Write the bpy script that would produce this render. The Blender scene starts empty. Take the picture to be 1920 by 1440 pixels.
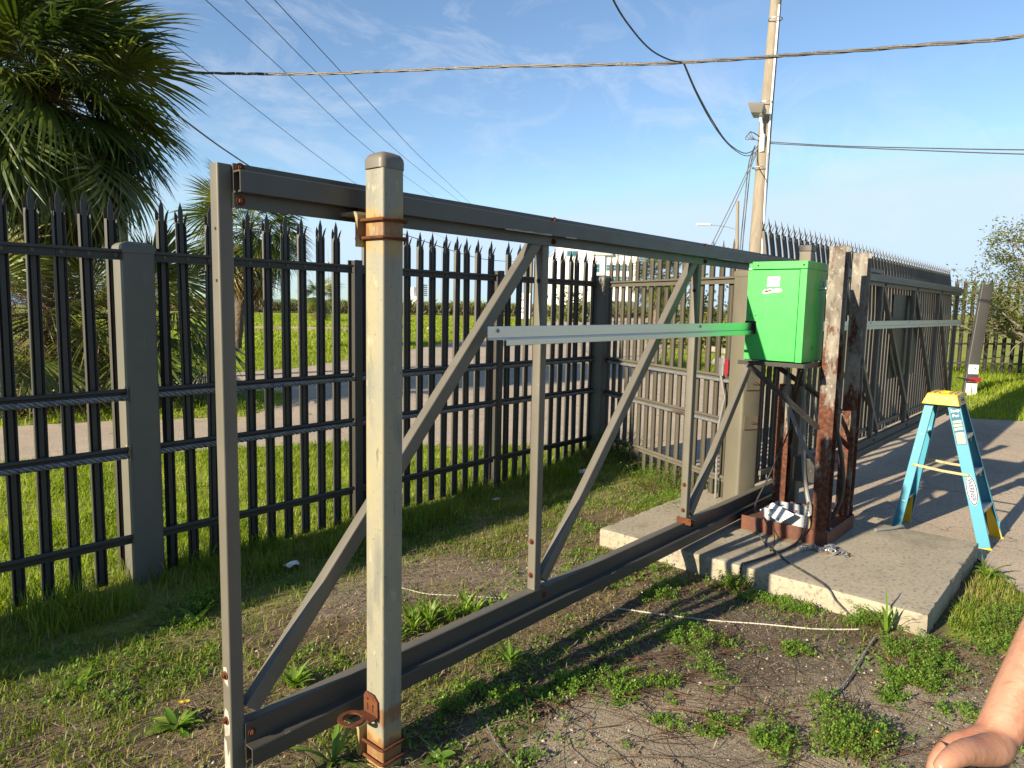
import bpy, math, random
import numpy as np
from mathutils import Vector, Matrix
from mathutils.geometry import tessellate_polygon

random.seed(11)
rng = np.random.default_rng(11)
R = math.radians
scene = bpy.context.scene
COL = scene.collection

# ------------------------------------------------------------------ camera, sky, sun, exposure
# World axes: X runs along the sliding gate away from the viewer, Y to the left of it, Z up (metres).
cam_d = bpy.data.cameras.new("camera")
cam_d.sensor_width = 36.0
cam_d.lens = 1331.0 / 1920.0 * 36.0
cam_d.clip_start = 0.05
cam_d.clip_end = 20000.0
cam = bpy.data.objects.new("camera", cam_d)
COL.objects.link(cam)
_a, _p, _r = R(41.0), R(6.4), R(1.2)
_f0 = Vector((math.cos(_a), math.sin(_a), 0)); _r0 = Vector((math.sin(_a), -math.cos(_a), 0)); _z = Vector((0, 0, 1))
_fw = _f0 * math.cos(_p) - _z * math.sin(_p)
_u0 = _f0 * math.sin(_p) + _z * math.cos(_p)
_rt = _r0 * math.cos(_r) + _u0 * math.sin(_r)
_up = _u0 * math.cos(_r) - _r0 * math.sin(_r)
cam.matrix_world = Matrix(((_rt.x, _up.x, -_fw.x, 0), (_rt.y, _up.y, -_fw.y, 0), (_rt.z, _up.z, -_fw.z, 1.74), (0, 0, 0, 1)))
scene.camera = cam

SUN_AZ, SUN_EL = R(-8.5), R(21.8)          # azimuth the light travels towards, elevation of the sun
LIGHT = Vector((math.cos(SUN_AZ) * math.cos(SUN_EL), math.sin(SUN_AZ) * math.cos(SUN_EL), -math.sin(SUN_EL)))
sun_d = bpy.data.lights.new("sun", 'SUN')
sun_d.energy = 5.0
sun_d.angle = R(0.53)
sun_d.color = (1.0, 0.86, 0.64)
sun = bpy.data.objects.new("sun", sun_d)
sun.rotation_mode = 'QUATERNION'
sun.rotation_quaternion = LIGHT.to_track_quat('-Z', 'Y')
sun.location = (-20, 3, 9)
COL.objects.link(sun)

world = bpy.data.worlds.new("World")
scene.world = world
world.use_nodes = True
wn, wl = world.node_tree.nodes, world.node_tree.links
wn.clear()
w_out = wn.new('ShaderNodeOutputWorld'); w_bg = wn.new('ShaderNodeBackground')
w_sky = wn.new('ShaderNodeTexSky')
w_sky.sky_type = 'NISHITA'
w_sky.sun_disc = False
w_sky.sun_elevation = SUN_EL
w_sky.sun_rotation = math.atan2(-LIGHT.x, -LIGHT.y)
w_sky.air_density = 1.0; w_sky.dust_density = 0.0; w_sky.ozone_density = 3.0
w_bg.inputs['Strength'].default_value = 0.074
# thin cirrus: streaky noise over the direction of view, stronger in bands
w_tc = wn.new('ShaderNodeTexCoord')
def w_noise(scale, rot, stretch, detail, lo, hi, rough=0.6):
    mp = wn.new('ShaderNodeMapping'); mp.inputs['Rotation'].default_value = rot; mp.inputs['Scale'].default_value = stretch
    nz = wn.new('ShaderNodeTexNoise'); nz.inputs['Scale'].default_value = scale; nz.inputs['Detail'].default_value = detail
    nz.inputs['Roughness'].default_value = rough; nz.inputs['Distortion'].default_value = 0.6
    mr = wn.new('ShaderNodeMapRange'); mr.inputs['From Min'].default_value = lo; mr.inputs['From Max'].default_value = hi
    wl.new(w_tc.outputs['Generated'], mp.inputs['Vector']); wl.new(mp.outputs['Vector'], nz.inputs['Vector'])
    wl.new(nz.outputs['Fac'], mr.inputs['Value'])
    return mr.outputs['Result']
c1 = w_noise(3.4, (0.35, 0.25, 1.15), (1.0, 2.6, 4.2), 11, 0.47, 0.74, 0.66)
c2 = w_noise(1.5, (0.1, 0.2, 0.4), (1.0, 1.0, 2.2), 3, 0.38, 0.62)
w_m = wn.new('ShaderNodeMath'); w_m.operation = 'MULTIPLY'; wl.new(c1, w_m.inputs[0]); wl.new(c2, w_m.inputs[1])
w_m2 = wn.new('ShaderNodeMath'); w_m2.operation = 'MULTIPLY'; wl.new(w_m.outputs[0], w_m2.inputs[0]); w_m2.inputs[1].default_value = 0.50
w_mix = wn.new('ShaderNodeMix'); w_mix.data_type = 'RGBA'
w_mix.inputs['B'].default_value = (5.0, 5.25, 5.6, 1)
wl.new(w_m2.outputs[0], w_mix.inputs['Factor']); 
w_cl = wn.new('ShaderNodeVectorMath'); w_cl.operation = 'MINIMUM'; w_cl.inputs[1].default_value = (3.7, 4.8, 6.0)   # the sun lamp stands for the glare round the sun
wl.new(w_sky.outputs['Color'], w_cl.inputs[0]); wl.new(w_cl.outputs['Vector'], w_mix.inputs['A'])
wl.new(w_mix.outputs['Result'], w_bg.inputs['Color']); wl.new(w_bg.outputs['Background'], w_out.inputs['Surface'])

vs = scene.view_settings
vs.view_transform = 'Standard'; vs.look = 'None'; vs.gamma = 1.0; vs.use_curve_mapping = False
vs.exposure = 1.3
scene.cycles.max_bounces = 6
scene.cycles.transparent_max_bounces = 8

# ------------------------------------------------------------------ helpers
ORG = {}

def tag(o, label=None, cat=None, group=None, kind=None):
    if label: o['label'] = label
    if cat: o['category'] = cat
    if group: o['group'] = group
    if kind: o['kind'] = kind
    return o

def thing(name, label, cat, loc, group=None):
    o = bpy.data.objects.new(name, None)
    o.location = loc; o.empty_display_size = 0.1
    COL.objects.link(o); ORG[o] = Vector(loc)
    return tag(o, label, cat, group)

def link(name, me, parent=None, loc=None):
    o = bpy.data.objects.new(name, me)
    if parent is not None:
        o.parent = parent
    if loc is not None:
        o.location = Vector(loc) - (ORG[parent] if parent is not None else Vector((0, 0, 0)))
    COL.objects.link(o)
    ORG[o] = (ORG[parent] if parent is not None else Vector((0, 0, 0))) + o.location
    return o

class MB:
    def __init__(s): s.v = []; s.f = []; s.mi = []; s.cur = 0
    def add(s, vs_, fs_):
        b = len(s.v); s.v += [tuple(v) for v in vs_]; s.f += [tuple(i + b for i in f) for f in fs_]; s.mi += [s.cur] * len(fs_); return s
    def box(s, x0, x1, y0, y1, z0, z1):
        v = [(x, y, z) for z in (z0, z1) for y in (y0, y1) for x in (x0, x1)]
        return s.add(v, [(0, 2, 3, 1), (4, 5, 7, 6), (0, 1, 5, 4), (2, 6, 7, 3), (0, 4, 6, 2), (1, 3, 7, 5)])
    def extrude(s, prof, o, ax, ay, d):
        o, ax, ay, d = Vector(o), Vector(ax), Vector(ay), Vector(d); n = len(prof)
        p = [o + ax * a + ay * b for a, b in prof]
        if (ax.cross(ay)).dot(d) < 0: p.reverse()
        v = p + [q + d for q in p]
        f = [tuple(range(n - 1, -1, -1)), tuple(range(n, 2 * n))] + [(i, (i + 1) % n, n + (i + 1) % n, n + i) for i in range(n)]
        return s.add(v, f)
    def bar(s, p, q, w, h, side=None, r=0.0):
        p, q = Vector(p), Vector(q); d = q - p
        side = Vector(side) if side is not None else (Vector((0, 0, 1)).cross(d) if abs(d.normalized().z) < 0.95 else Vector((1, 0, 0)))
        side = (side - d.normalized() * side.dot(d.normalized())).normalized(); up = d.normalized().cross(side)
        a, b = w / 2, h / 2
        if r <= 0: prof = [(-a, -b), (a, -b), (a, b), (-a, b)]
        else:
            prof = []
            for cx, cy, t0 in ((a - r, -b + r, -90), (a - r, b - r, 0), (-a + r, b - r, 90), (-a + r, -b + r, 180)):
                for k in range(4):
                    t = R(t0 + 30 * k); prof.append((cx + r * math.cos(t), cy + r * math.sin(t)))
        return s.extrude(prof, p, side, up, d)
    def tube(s, path, r, n=8, caps=True, lobes=0, lobe_amp=0.0, twist=0.0):
        P = [Vector(p) for p in path]; k = len(P)
        rr = r if isinstance(r, (list, tuple)) else [r] * k
        T = []
        for i in range(k):
            t = (P[min(i + 1, k - 1)] - P[max(i - 1, 0)]); T.append(t.normalized() if t.length > 1e-9 else Vector((0, 0, 1)))
        ref = Vector((0, 0, 1)) if abs(T[0].z) < 0.9 else Vector((1, 0, 0))
        sd = (ref - T[0] * ref.dot(T[0])).normalized()
        v = []; L = 0.0
        for i in range(k):
            sd = (sd - T[i] * sd.dot(T[i]))
            sd = sd.normalized() if sd.length > 1e-6 else T[i].orthogonal().normalized()
            bi = T[i].cross(sd)
            if i: L += (P[i] - P[i - 1]).length
            for j in range(n):
                t = 2 * math.pi * j / n + L * twist
                q = rr[i] * (1 + (lobe_amp * (1 if (j * lobes * 2 // n) % 2 else -1) if lobes else 0))
                v.append(P[i] + sd * (math.cos(t) * q) + bi * (math.sin(t) * q))
        f = [(i * n + j, i * n + (j + 1) % n, (i + 1) * n + (j + 1) % n, (i + 1) * n + j) for i in range(k - 1) for j in range(n)]
        if caps: f += [tuple(range(n - 1, -1, -1)), tuple(range((k - 1) * n, k * n))]
        return s.add(v, f)
    def cyl(s, p, q, r, n=12, r2=None): return s.tube([p, q], [r, r if r2 is None else r2], n)
    def quad(s, a, b, c, d): return s.add([a, b, c, d], [(0, 1, 2, 3)])
    def poly(s, pts, z=None):
        P = [Vector((p[0], p[1], z if z is not None else p[2])) for p in pts]
        tri = tessellate_polygon([P])
        out = []
        for t in tri:
            a, b, c = (P[i] for i in t)
            out.append(t if (b - a).cross(c - a).z > 0 else (t[0], t[2], t[1]))
        return s.add(P, out)
    def mesh(s, name, mats, org=Vector((0, 0, 0)), smooth=True, angle=35):
        me = bpy.data.meshes.new(name)
        me.from_pydata([(x - org[0], y - org[1], z - org[2]) for x, y, z in s.v], [], s.f)
        mats = mats if isinstance(mats, (list, tuple)) else [mats]
        for m in mats: me.materials.append(m)
        if len(mats) > 1: me.polygons.foreach_set('material_index', s.mi)
        if smooth:
            me.polygons.foreach_set('use_smooth', [True] * len(s.f)); me.set_sharp_from_angle(angle=R(angle))
        me.update()
        return me
    def build(s, name, mats, parent=None, label=None, smooth=True, bevel=0.0, angle=35):
        org = ORG[parent] if parent is not None else Vector((0, 0, 0))
        o = link(name, s.mesh(name, mats, org, smooth, angle), parent)
        if bevel > 0:
            b = o.modifiers.new('bevel', 'BEVEL'); b.width = bevel; b.segments = 2; b.limit_method = 'ANGLE'; b.angle_limit = R(40); b.harden_normals = False
        if label: o['label'] = label
        return o

def single(name, mb, mats, loc, label, cat, group=None, smooth=True, angle=35, bevel=0.0, kind=None):
    """A top-level thing that is one mesh, its origin at loc."""
    org = Vector(loc)
    o = link(name, mb.mesh(name, mats, org, smooth, angle), None, loc)
    if bevel > 0:
        b = o.modifiers.new('bevel', 'BEVEL'); b.width = bevel; b.segments = 2; b.limit_method = 'ANGLE'; b.angle_limit = R(40)
    return tag(o, label, cat, group, kind)

def tri_mesh(name, V, T, mat, tint=None, smooth=False):
    V = np.ascontiguousarray(V, dtype=np.float32); T = np.ascontiguousarray(T, dtype=np.int32)
    me = bpy.data.meshes.new(name)
    me.vertices.add(len(V)); me.vertices.foreach_set('co', V.ravel())
    me.loops.add(T.size); me.loops.foreach_set('vertex_index', T.ravel())
    me.polygons.add(len(T))
    me.polygons.foreach_set('loop_start', np.arange(0, T.size, 3, dtype=np.int32))
    me.polygons.foreach_set('loop_total', np.full(len(T), 3, dtype=np.int32))
    if smooth: me.polygons.foreach_set('use_smooth', np.ones(len(T), dtype=bool))
    if tint is not None:
        at = me.attributes.new('tint', 'FLOAT', 'POINT'); at.data.foreach_set('value', np.ascontiguousarray(tint, dtype=np.float32))
    me.materials.append(mat)
    me.update(calc_edges=True); me.validate()
    return me

# ------------------------------------------------------------------ materials
def base_mat(name):
    m = bpy.data.materials.new(name); m.use_nodes = True
    nt = m.node_tree; b = nt.nodes['Principled BSDF']
    return m, nt, nt.nodes, nt.links, b

def mk(name, base, layers=(), rough=0.6, metal=0.0, bump=None, spec=0.5, rough_var=0.12, obj_var=0.0):
    """layers: (colour, scale, lo, hi, amount, stretch, detail) mixed over the base by world-space noise."""
    m, nt, N, L, b = base_mat(name)
    geo = N.new('ShaderNodeNewGeometry')
    cur = None
    def noise(scale, stretch, detail, rgh=0.6):
        mp = N.new('ShaderNodeMapping'); mp.inputs['Scale'].default_value = stretch
        mp.inputs['Location'].default_value = (random.uniform(-9, 9), random.uniform(-9, 9), random.uniform(-9, 9))
        nz = N.new('ShaderNodeTexNoise'); nz.inputs['Scale'].default_value = scale; nz.inputs['Detail'].default_value = detail; nz.inputs['Roughness'].default_value = rgh
        L.new(geo.outputs['Position'], mp.inputs['Vector']); L.new(mp.outputs['Vector'], nz.inputs['Vector'])
        return nz.outputs['Fac']
    for lay in layers:
        col, sc, lo, hi, amt = lay[:5]
        st = lay[5] if len(lay) > 5 else (1, 1, 1); de = lay[6] if len(lay) > 6 else 5
        mr = N.new('ShaderNodeMapRange'); mr.inputs['From Min'].default_value = lo; mr.inputs['From Max'].default_value = hi; mr.inputs['To Max'].default_value = amt
        L.new(noise(sc, st, de), mr.inputs['Value'])
        mx = N.new('ShaderNodeMix'); mx.data_type = 'RGBA'
        if cur is None: mx.inputs['A'].default_value = (*base, 1)
        else: L.new(cur, mx.inputs['A'])
        mx.inputs['B'].default_value = (*col, 1)
        L.new(mr.outputs['Result'], mx.inputs['Factor']); cur = mx.outputs['Result']
    if obj_var > 0:
        oi = N.new('ShaderNodeObjectInfo'); hs = N.new('ShaderNodeHueSaturation')
        mr = N.new('ShaderNodeMapRange'); mr.inputs['To Min'].default_value = 1 - obj_var; mr.inputs['To Max'].default_value = 1 + obj_var
        L.new(oi.outputs['Random'], mr.inputs['Value']); L.new(mr.outputs['Result'], hs.inputs['Value'])
        if cur is None: hs.inputs['Color'].default_value = (*base, 1)
        else: L.new(cur, hs.inputs['Color'])
        cur = hs.outputs['Color']
    if cur is None: b.inputs['Base Color'].default_value = (*base, 1)
    else: L.new(cur, b.inputs['Base Color'])
    b.inputs['Metallic'].default_value = metal; b.inputs['Specular IOR Level'].default_value = spec
    if rough_var > 0:
        mr = N.new('ShaderNodeMapRange'); mr.inputs['To Min'].default_value = max(0.05, rough - rough_var); mr.inputs['To Max'].default_value = min(1, rough + rough_var)
        L.new(noise(14, (1, 1, 1), 4), mr.inputs['Value']); L.new(mr.outputs['Result'], b.inputs['Roughness'])
    else: b.inputs['Roughness'].default_value = rough
    if bump:
        bp = N.new('ShaderNodeBump'); bp.inputs['Strength'].default_value = bump[1]; bp.inputs['Distance'].default_value = bump[2] if len(bump) > 2 else 0.01
        L.new(noise(bump[0], bump[3] if len(bump) > 3 else (1, 1, 1), 6, 0.65), bp.inputs['Height']); L.new(bp.outputs['Normal'], b.inputs['Normal'])
    return m

def leaf_mat(name, cols, trans=0.35, rough=0.5, spec=0.35, obj=False):
    """Foliage: colour ramp over the per-plant 'tint' value (or the object's random), diffuse plus light passing through."""
    m, nt, N, L, b = base_mat(name)
    ramp = N.new('ShaderNodeValToRGB')
    el = ramp.color_ramp.elements
    while len(el) < len(cols): el.new(0.5)
    for i, c in enumerate(cols): el[i].position = i / (len(cols) - 1); el[i].color = (*c, 1)
    if obj:
        oi = N.new('ShaderNodeObjectInfo')
        geo = N.new('ShaderNodeNewGeometry'); nz = N.new('ShaderNodeTexNoise'); nz.inputs['Scale'].default_value = 6.0
        L.new(geo.outputs['Position'], nz.inputs['Vector'])
        ma = N.new('ShaderNodeMath'); ma.operation = 'MULTIPLY_ADD'; ma.inputs[1].default_value = 0.75
        mb_ = N.new('ShaderNodeMath'); mb_.operation = 'MULTIPLY'; mb_.inputs[1].default_value = 0.4
        L.new(nz.outputs['Fac'], mb_.inputs[0]); L.new(oi.outputs['Random'], ma.inputs[0]); L.new(mb_.outputs[0], ma.inputs[2])
        L.new(ma.outputs[0], ramp.inputs['Fac'])
    else:
        at = N.new('ShaderNodeAttribute'); at.attribute_name = 'tint'; L.new(at.outputs['Fac'], ramp.inputs['Fac'])
    L.new(ramp.outputs['Color'], b.inputs['Base Color'])
    b.inputs['Roughness'].default_value = rough; b.inputs['Specular IOR Level'].default_value = spec
    if trans > 0:
        tr = N.new('ShaderNodeBsdfTranslucent'); mx = N.new('ShaderNodeMixShader'); mx.inputs['Fac'].default_value = trans
        hs = N.new('ShaderNodeHueSaturation'); hs.inputs['Saturation'].default_value = 1.15; hs.inputs['Value'].default_value = 1.5
        L.new(ramp.outputs['Color'], hs.inputs['Color']); L.new(hs.outputs['Color'], tr.inputs['Color'])
        L.new(b.outputs['BSDF'], mx.inputs[1]); L.new(tr.outputs['BSDF'], mx.inputs[2])
        L.new(mx.outputs['Shader'], N['Material Output'].inputs['Surface'])
    return m

M = {}
M['bronze'] = mk('bronze_paint', (0.105, 0.096, 0.076), [((0.14, 0.13, 0.108), 3, 0.45, 0.75, 0.6), ((0.07, 0.065, 0.055), 9, 0.55, 0.7, 0.5, (1, 1, 0.3)), ((0.30, 0.28, 0.24), 60, 0.70, 0.76, 0.7)], rough=0.5, bump=(40, 0.06, 0.004))
M['bare_sunlit_alu'] = mk('bare_and_sunlit_metal', (0.33, 0.31, 0.27), [((0.20, 0.185, 0.155), 40, 0.45, 0.6, 0.8), ((0.22, 0.10, 0.05), 25, 0.62, 0.72, 0.6)], rough=0.6)
M['track'] = mk('bronze_track_paint', (0.050, 0.047, 0.040), [((0.072, 0.068, 0.058), 2.5, 0.45, 0.75, 0.7, (0.3, 1, 1)), ((0.055, 0.05, 0.045), 8, 0.58, 0.75, 0.5), ((0.34, 0.32, 0.28), 45, 0.70, 0.77, 0.6, (0.25, 1, 1))], rough=0.42, bump=(30, 0.05, 0.004))
M['picket'] = mk('shade_toned_fence_paint', (0.034, 0.032, 0.028), [((0.048, 0.045, 0.040), 4, 0.45, 0.7, 0.6, (1, 1, 0.2)), ((0.03, 0.028, 0.026), 12, 0.55, 0.7, 0.5, (1, 1, 0.25))], rough=0.5, obj_var=0.10)  # fence paint darkened so the colour itself carries the shade
M['picket_g'] = mk('gate_picket_paint', (0.085, 0.078, 0.062), [((0.11, 0.10, 0.08), 5, 0.45, 0.7, 0.6, (1, 1, 0.2))], rough=0.5, obj_var=0.15)  # gate pickets toned lighter to bring out their sunlit slivers
M['picket_b'] = mk('sun_toned_fence_paint', (0.088, 0.080, 0.060), [((0.115, 0.105, 0.08), 5, 0.45, 0.7, 0.6, (1, 1, 0.2)), ((0.10, 0.09, 0.07), 14, 0.58, 0.72, 0.5, (1, 1, 0.25))], rough=0.55, obj_var=0.12)  # same fence paint, lightened for the run standing in the sun
M['post'] = mk('square_post_paint', (0.098, 0.094, 0.078), [((0.13, 0.124, 0.10), 3, 0.42, 0.7, 0.7, (1, 1, 0.4)), ((0.09, 0.085, 0.07), 6, 0.56, 0.72, 0.6, (1, 1, 0.3)), ((0.19, 0.17, 0.11), 11, 0.68, 0.76, 0.6, (1, 1, 0.3))], rough=0.55, bump=(18, 0.08, 0.005))
M['post_tan'] = mk('faded_post_paint', (0.105, 0.096, 0.070), [((0.135, 0.124, 0.09), 3, 0.42, 0.7, 0.7, (1, 1, 0.4)), ((0.13, 0.12, 0.09), 7, 0.56, 0.72, 0.6, (1, 1, 0.35)), ((0.17, 0.135, 0.055), 10, 0.62, 0.75, 0.5, (1, 1, 0.4))], rough=0.6, bump=(18, 0.1, 0.005))
M['cream'] = mk('cream_worn_paint', (0.215, 0.205, 0.150), [((0.27, 0.24, 0.135), 2.2, 0.45, 0.68, 0.8, (1, 1, 0.5)), ((0.19, 0.188, 0.155), 4.5, 0.45, 0.62, 0.85, (1, 1, 0.35)), ((0.13, 0.135, 0.12), 11, 0.545, 0.66, 0.8, (1, 1, 0.22)), ((0.075, 0.072, 0.058), 75, 0.635, 0.69, 0.85), ((0.34, 0.31, 0.22), 24, 0.62, 0.70, 0.6, (1, 1, 0.5)), ((0.10, 0.105, 0.10), 34, 0.655, 0.70, 0.9, (1, 1, 0.18))], rough=0.6, bump=(60, 0.25, 0.003))
def stain_bands(m, bands, colour, scale=14):
    """Rust weep round the bolted fittings at the given heights, broken up by noise."""
    nt = m.node_tree; N, L = nt.nodes, nt.links; b = N['Principled BSDF']; cur = b.inputs['Base Color'].links[0].from_socket
    g = N.new('ShaderNodeNewGeometry'); sx = N.new('ShaderNodeSeparateXYZ'); L.new(g.outputs['Position'], sx.inputs[0])
    mp = N.new('ShaderNodeMapping'); mp.inputs['Scale'].default_value = (1, 1, .4); L.new(g.outputs['Position'], mp.inputs['Vector'])
    nz = N.new('ShaderNodeTexNoise'); nz.inputs['Scale'].default_value = scale; nz.inputs['Detail'].default_value = 6; nz.inputs['Roughness'].default_value = .65; L.new(mp.outputs['Vector'], nz.inputs['Vector'])
    for z0, hw in bands:
        d = N.new('ShaderNodeMath'); d.operation = 'SUBTRACT'; L.new(sx.outputs['Z'], d.inputs[0]); d.inputs[1].default_value = z0
        a = N.new('ShaderNodeMath'); a.operation = 'ABSOLUTE'; L.new(d.outputs[0], a.inputs[0])
        r = N.new('ShaderNodeMapRange'); r.inputs['From Min'].default_value = hw; r.inputs['From Max'].default_value = hw * .35; r.inputs['To Min'].default_value = -.25; r.inputs['To Max'].default_value = .16; L.new(a.outputs[0], r.inputs['Value'])
        t = N.new('ShaderNodeMath'); L.new(nz.outputs['Fac'], t.inputs[0]); L.new(r.outputs['Result'], t.inputs[1])
        f = N.new('ShaderNodeMapRange'); f.inputs['From Min'].default_value = .50; f.inputs['From Max'].default_value = .66; f.inputs['To Max'].default_value = .85; L.new(t.outputs[0], f.inputs['Value'])
        x = N.new('ShaderNodeMix'); x.data_type = 'RGBA'; L.new(f.outputs['Result'], x.inputs['Factor']); L.new(cur, x.inputs['A']); x.inputs['B'].default_value = (*colour, 1); cur = x.outputs['Result']
    L.new(cur, b.inputs['Base Color'])
stain_bands(M['cream'], ((1.97, .15), (.07, .17)), (0.30, 0.20, 0.065)); stain_bands(M['cream'], ((1.99, .065), (.085, .075), (.22, .06)), (0.17, 0.075, 0.028), 26)
M['rust'] = mk('rust', (0.085, 0.030, 0.014), [((0.135, 0.046, 0.017), 14, 0.45, 0.65, 0.8), ((0.045, 0.02, 0.014), 30, 0.55, 0.68, 0.8), ((0.20, 0.085, 0.032), 60, 0.64, 0.74, 0.6)], rough=0.9, spec=0.2, bump=(80, 0.4, 0.004))
M['rust_stain'] = mk('rust_stained_yellow_paint', (0.32, 0.22, 0.07), [((0.24, 0.215, 0.15), 16, 0.5, 0.64, 0.8, (1, 1, 0.4)), ((0.28, 0.12, 0.04), 12, 0.56, 0.72, 0.7, (1, 1, 0.3))], rough=0.6)
M['rust_col'] = mk('peeling_rusty_steel', (0.15, 0.132, 0.11), [((0.24, 0.22, 0.185), 8, 0.46, 0.60, 0.9, (1, 1, 0.3)), ((0.07, 0.06, 0.052), 16, 0.52, 0.64, 0.7, (1, 1, 0.5)), ((0.30, 0.28, 0.25), 42, 0.55, 0.66, 0.7, (1, 1, 0.6))], rough=0.8, spec=0.25, bump=(50, 0.3, 0.004))
def creeping_rust(m, z_half, width):
    """Rust that has eaten the paint, more of it lower down on the steel."""
    nt = m.node_tree; N, L = nt.nodes, nt.links; b = N['Principled BSDF']; old = b.inputs['Base Color'].links[0].from_socket
    g = N.new('ShaderNodeNewGeometry'); sx = N.new('ShaderNodeSeparateXYZ'); L.new(g.outputs['Position'], sx.inputs[0])
    mp = N.new('ShaderNodeMapping'); mp.inputs['Scale'].default_value = (1, 1, .35); L.new(g.outputs['Position'], mp.inputs['Vector'])
    nz = N.new('ShaderNodeTexNoise'); nz.inputs['Scale'].default_value = 10; nz.inputs['Detail'].default_value = 7; nz.inputs['Roughness'].default_value = .68; L.new(mp.outputs['Vector'], nz.inputs['Vector'])
    n2 = N.new('ShaderNodeTexNoise'); n2.inputs['Scale'].default_value = 34; n2.inputs['Detail'].default_value = 4; L.new(g.outputs['Position'], n2.inputs['Vector'])
    h = N.new('ShaderNodeMapRange'); h.inputs['From Min'].default_value = z_half + width; h.inputs['From Max'].default_value = z_half - width; h.inputs['To Min'].default_value = -.14; h.inputs['To Max'].default_value = .10; L.new(sx.outputs['Z'], h.inputs['Value'])
    ad = N.new('ShaderNodeMath'); L.new(nz.outputs['Fac'], ad.inputs[0]); L.new(h.outputs['Result'], ad.inputs[1])
    f = N.new('ShaderNodeMapRange'); f.inputs['From Min'].default_value = .49; f.inputs['From Max'].default_value = .55; L.new(ad.outputs[0], f.inputs['Value'])
    rc = N.new('ShaderNodeMix'); rc.data_type = 'RGBA'; rc.inputs['A'].default_value = (0.05, 0.020, 0.013, 1); rc.inputs['B'].default_value = (0.12, 0.043, 0.022, 1)
    r2 = N.new('ShaderNodeMapRange'); r2.inputs['From Min'].default_value = .4; r2.inputs['From Max'].default_value = .62; L.new(n2.outputs['Fac'], r2.inputs['Value']); L.new(r2.outputs['Result'], rc.inputs['Factor'])
    mx = N.new('ShaderNodeMix'); mx.data_type = 'RGBA'; L.new(f.outputs['Result'], mx.inputs['Factor']); L.new(old, mx.inputs['A']); L.new(rc.outputs['Result'], mx.inputs['B']); L.new(mx.outputs['Result'], b.inputs['Base Color'])
creeping_rust(M['rust_col'], 1.55, 1.0)
M['rust_base'] = mk('rusty_red_channel', (0.085, 0.03, 0.017), [((0.14, 0.045, 0.02), 9, 0.45, 0.65, 0.8), ((0.035, 0.016, 0.012), 18, 0.55, 0.7, 0.7)], rough=0.75, bump=(60, 0.25, 0.003))
M['steel_dark'] = mk('black_steel', (0.016, 0.0155, 0.015), [((0.30, 0.29, 0.28), 30, 0.66, 0.75, 0.6, (1, 1, 1)), ((0.035, 0.027, 0.022), 12, 0.5, 0.7, 0.6)], rough=0.42)
M['green'] = mk('bright_green_paint', (0.030, 0.37, 0.062), [((0.024, 0.29, 0.05), 4, 0.45, 0.7, 0.5), ((0.085, 0.40, 0.12), 18, 0.58, 0.74, 0.35, (1, 1, 0.3)), ((0.16, 0.22, 0.10), 45, 0.68, 0.74, 0.5)], rough=0.42, bump=(25, 0.03, 0.003))
M['sticker'] = mk('paper_sticker', (0.72, 0.70, 0.60), [((0.60, 0.58, 0.48), 30, 0.5, 0.7, 0.5)], rough=0.7)
M['ink'] = mk('dark_ink', (0.04, 0.04, 0.04), rough=0.7, rough_var=0)
M['ink_soft'] = mk('faded_ink', (0.42, 0.40, 0.34), rough=0.8, rough_var=0)
M['hole'] = mk('dark_hole', (0.008, 0.008, 0.008), rough=0.9, rough_var=0)
M['alu'] = mk('aluminium', (0.60, 0.61, 0.63), [((0.50, 0.51, 0.53), 6, 0.4, 0.7, 0.6, (0.15, 1, 3)), ((0.70, 0.71, 0.73), 40, 0.62, 0.72, 0.5, (0.1, 1, 2))], rough=0.33, metal=0.95, bump=(60, 0.04, 0.003, (0.05, 1, 1)))
M['strand'] = mk('weathered_strand', (0.22, 0.225, 0.23), [((0.12, 0.12, 0.125), 22, 0.45, 0.62, 0.8), ((0.12, 0.045, 0.025), 0.9, 0.56, 0.66, 0.85)], rough=0.5, metal=0.6)
M['galv'] = mk('galvanised_steel', (0.46, 0.47, 0.48), [((0.33, 0.34, 0.36), 30, 0.5, 0.62, 0.7), ((0.16, 0.06, 0.03), 1.1, 0.62, 0.70, 0.75)], rough=0.42, metal=0.8)
M['blueline'] = mk('blue_marking', (0.10, 0.16, 0.40), rough=0.5, rough_var=0)
M['concrete'] = mk('cast_concrete', (0.32, 0.282, 0.215), [((0.25, 0.222, 0.17), 2.2, 0.42, 0.68, 0.7), ((0.31, 0.275, 0.215), 9, 0.5, 0.7, 0.6), ((0.10, 0.088, 0.066), 38, 0.53, 0.66, 0.7), ((0.40, 0.36, 0.29), 48, 0.56, 0.67, 0.7), ((0.12, 0.105, 0.08), 1.1, 0.52, 0.70, 0.7), ((0.15, 0.125, 0.09), 3.4, 0.60, 0.72, 0.6), ((0.085, 0.075, 0.06), 0.7, 0.60, 0.72, 0.6, (2.2, .5, 1))], rough=0.9, spec=0.2, bump=(140, 0.35, 0.004))
M['rust_spot'] = mk('rust_stain_on_concrete', (0.26, 0.155, 0.062), [((0.25, 0.22, 0.168), 9, 0.42, 0.55, 1.0), ((0.24, 0.12, 0.05), 20, 0.6, 0.7, 0.6)], rough=0.9, spec=0.2)
M['cyan'] = mk('cyan_fibreglass', (0.042, 0.235, 0.33), [((0.035, 0.20, 0.285), 6, 0.45, 0.7, 0.6, (1, 1, 0.4)), ((0.085, 0.29, 0.385), 55, 0.62, 0.72, 0.4), ((0.22, 0.27, 0.27), 30, 0.66, 0.72, 0.6, (1, 1, 0.5)), ((0.05, 0.10, 0.12), 13, 0.66, 0.76, 0.5)], rough=0.45)
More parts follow.
